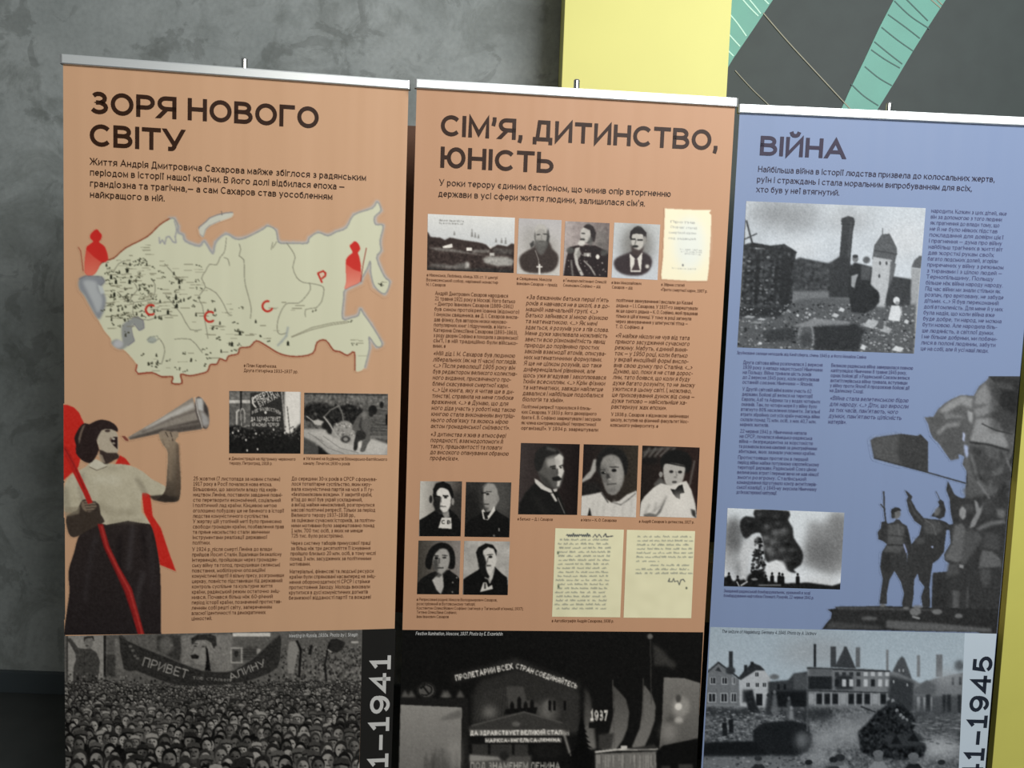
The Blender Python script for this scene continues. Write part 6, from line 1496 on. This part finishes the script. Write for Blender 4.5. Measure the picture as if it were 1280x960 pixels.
for (x, y0_, y1_, w, v) in ((1018.5,805,834,2.6,42),(1041.5,808,834,7,78),(1072,809,834,5.5,112),(1109,812,838,3,134),(1148,819,846,3.6,140),(1174,818,846,8,128)): cv.rect(x-w/2, y0_, x+w/2, y1_, v, .6)
cv.poly([(1043,834),(1054,812),(1055,808),(1058,808),(1070,836)], 74, .6); cv.poly([(1116,838),(1122,826),(1127,820),(1131,824),(1137,840),(1142,856),(1114,850)], 92, .8)
cv.poly([(1009,834),(1080,836),(1120,840),(1142,850),(1150,854),(1168,848),(1206,840),(1206,890),(1009,886)], 134, .9); cv.line([(1009,835),(1112,839)], 2, 58, .6)
cv.poly([(1010,845),(1040,845),(1040,862),(1010,862)], 44, 1.0, .95); cv.rect(1012,836,1040,844,110,1); cv.rect(1044,844,1066,862,52,1.5,.9)
for x in range(1046, 1112, 9): cv.rect(x-2.4,840,x+2.4,845,66 if x < 1080 else 205,.5); cv.rect(x-2.6,849,x+2.6,858,rg.choice((46,60,206)),.6)
cv.line([(1009,863),(1110,866)], 1.6, 66, .5)
for k, x in enumerate(range(1014, 1112, 10)): cv.rect(x-3.4,867,x+3.4,880,40 if k % 4 else 170,.8); cv.rect(x+4,866,x+6,882,166,.5)
cv.poly([(1112,844),(1142,852),(1142,892),(1108,892)], 62, 1.8, .9)
for x, y in ((1124,838),(1129,838),(1117,852),(1134,856)): cv.ell(x, y, 1.2, 2.2, 176, .4)
cv.poly([(1142,862),(1158,850),(1170,856),(1170,868),(1142,868)], 110, 1.0); cv.rect(1143,870,1205,894,96,1.5)
for x in (1148,1156,1163): cv.rect(x-2,871,x+2,890,166,.7)
for x, w in ((1160,6),(1180,4),(1186,5),(1199,4)): cv.rect(x-w/2,868,x+w/2,892,56,1)
for x in (1191,1200): cv.rect(x-1.6,846,x+1.6,856,66,.6)
cv.ell(1199,832,6,7,84,2,.8); cv.ell(1185,846,16,10,176,5,.6)
# ground, smoke, tanks and people
gd = [(872,882),(960,884),(1009,884),(1110,886),(1206,892),(1206,1060),(872,1060)]
cv.poly(gd, 112, 1.2); cv.noise(2.0, 10, gd); cv.noise(.8, 12, gd)
cv.rect(880,886,940,894,64,1.6,.9); cv.poly([(930,866),(940,862),(946,882),(950,892),(936,890)], 48, 1.0); cv.rect(980,886,1040,900,62,3,.9)
for _ in range(300): x, y = rg.uniform(876,1000), rg.uniform(888,925); cv.ell(x, y, rg.uniform(.8,3), rg.uniform(.5,1), rg.choice((52,70,150,178)), .4, .7)
for x, y in ((906,908),(914,904)): cv.ell(x, y-8, 2, 2.4, 62, .4); cv.poly([(x-3,y+12),(x-3.4,y-5),(x+2.6,y-5),(x+3,y+12)], 40, .6)
for x, y, v in ((960,880,60),(968,876,120),(986,884,100),(989,896,150)): cv.poly([(x-4,y+14),(x-2,y-8),(x+2,y-9),(x+5,y+14)], v, 1.2, .9); cv.ell(x, y-11, 2, 2.6, v, .5)
cv.poly([(941,912),(955,903),(990,900),(1010,906),(1016,926),(1010,940),(990,946),(965,944),(942,930)], 42, 1.2, sm=1); cv.poly([(880,928),(941,926),(965,944),(940,946),(878,946)], 34, 1.2)
cv.poly([(1009,862),(1010.5,862),(1010,914),(1008,914)], 96, .5)
cv.ell(1060,915,26,16,170,8,.9); cv.ell(1030,925,16,12,178,7,.9); cv.ell(1002,925,8,10,150,4,.8); cv.ell(1090,900,30,8,150,7,.8); cv.ell(1175,935,26,12,196,7,.9); cv.ell(1020,948,20,8,176,6,.9)
tank = [(1072,915),(1085,902),(1095,890),(1108,882),(1125,880),(1140,892),(1146,904),(1140,912),(1158,934),(1154,946),(1130,950),(1095,948),(1076,940)]
cv.poly(tank, 44, 1.2, sm=1); cv.noise(1.1, 12, tank); cv.line([(1094,890),(1076,883)], 1.8, 60, .5); cv.line([(1140,904),(1164,908)], 2, 150, .8); cv.poly([(1105,918),(1150,916),(1158,932),(1110,934)], 74, 1.2, .8); cv.poly([(1134,926),(1142,916),(1149,927)], 34, .6); cv.poly([(1113,930),(1120,918),(1127,930)], 36, .6)
for x, y in ((1110,874),(1116,876),(1121,888),(1126,894),(1133,900),(1129,897)): cv.ell(x, y, 2.2, 2.6, 156, .5); cv.ell(x+1, y+5, 3, 4, 62, .8)
cv.poly([(1140,880),(1206,894),(1206,922),(1150,910)], 86, 4, .7)
for k in range(70): x, y = rg.uniform(1148,1204), rg.uniform(896,930); cv.line([(x,y),(x+rg.uniform(3,9),y+rg.uniform(-.5,.8))], 1, rg.choice((60,140,176)), .5, .7)
cv.poly([(880,946),(990,946),(1010,962),(1000,1060),(876,1060)], 128, 2.5, .9)
for _ in range(420): x, y = rg.uniform(876,1010), rg.uniform(946,1050); cv.ell(x, y, rg.uniform(.8,3), rg.uniform(.6,1.4), rg.choice((44,66,150,176,96)), .4, .7)
for (x, y, s, v, hat) in ((948,950,8,54,64),(1011,955,8,120,46),(1050,950,11,146,60),(1042,952,9,66,48),(1098,945,11,150,120),(1142,948,11,44,120),(1177,955,8,44,54)):
    cv.poly([(x-s*1.2,y+s*6),(x-s*1.2,y+s*1.3),(x-s*.5,y+s*.6),(x+s*.6,y+s*.6),(x+s*1.2,y+s*1.5),(x+s*1.3,y+s*6)], v, .6, sm=1); cv.ell(x, y, s*.52, s*.64, 112, .4); cv.ell(x-.3, y-s*.28, s*.6, s*.42, hat, .4)
cv.noise(.5, 4)
cv.c = cv.c * .95 + np.array([0, 3, 6])
picture('printed_photograph', C, s_c, cv, [(887.8,783.6),(1205.8,791.2),(1194.6,1045),(874.6,1040)], m_print, 1.05, label='wide photograph of a ruined town with tanks and soldiers')
strip(C, s_c, m_pale, [(1205.8,791.2),(1245.6,792.1),(1224.0,1048),(1194.6,1045)])
tb_ = TextBlock(); tb_.vertical(C, '41–1945', 1227.5, 975.5, 820.2, 24.2, .18); tb_.build('year_text', m_navy, s_c)
text_obj('caption', C, s_c, m_navy, [('The seizure of Magdeburg, Germany 4. 1945. Photo by A. Ustinov', 902, 791.0, 1020, 4.3)], weight=.13, slant=.2)
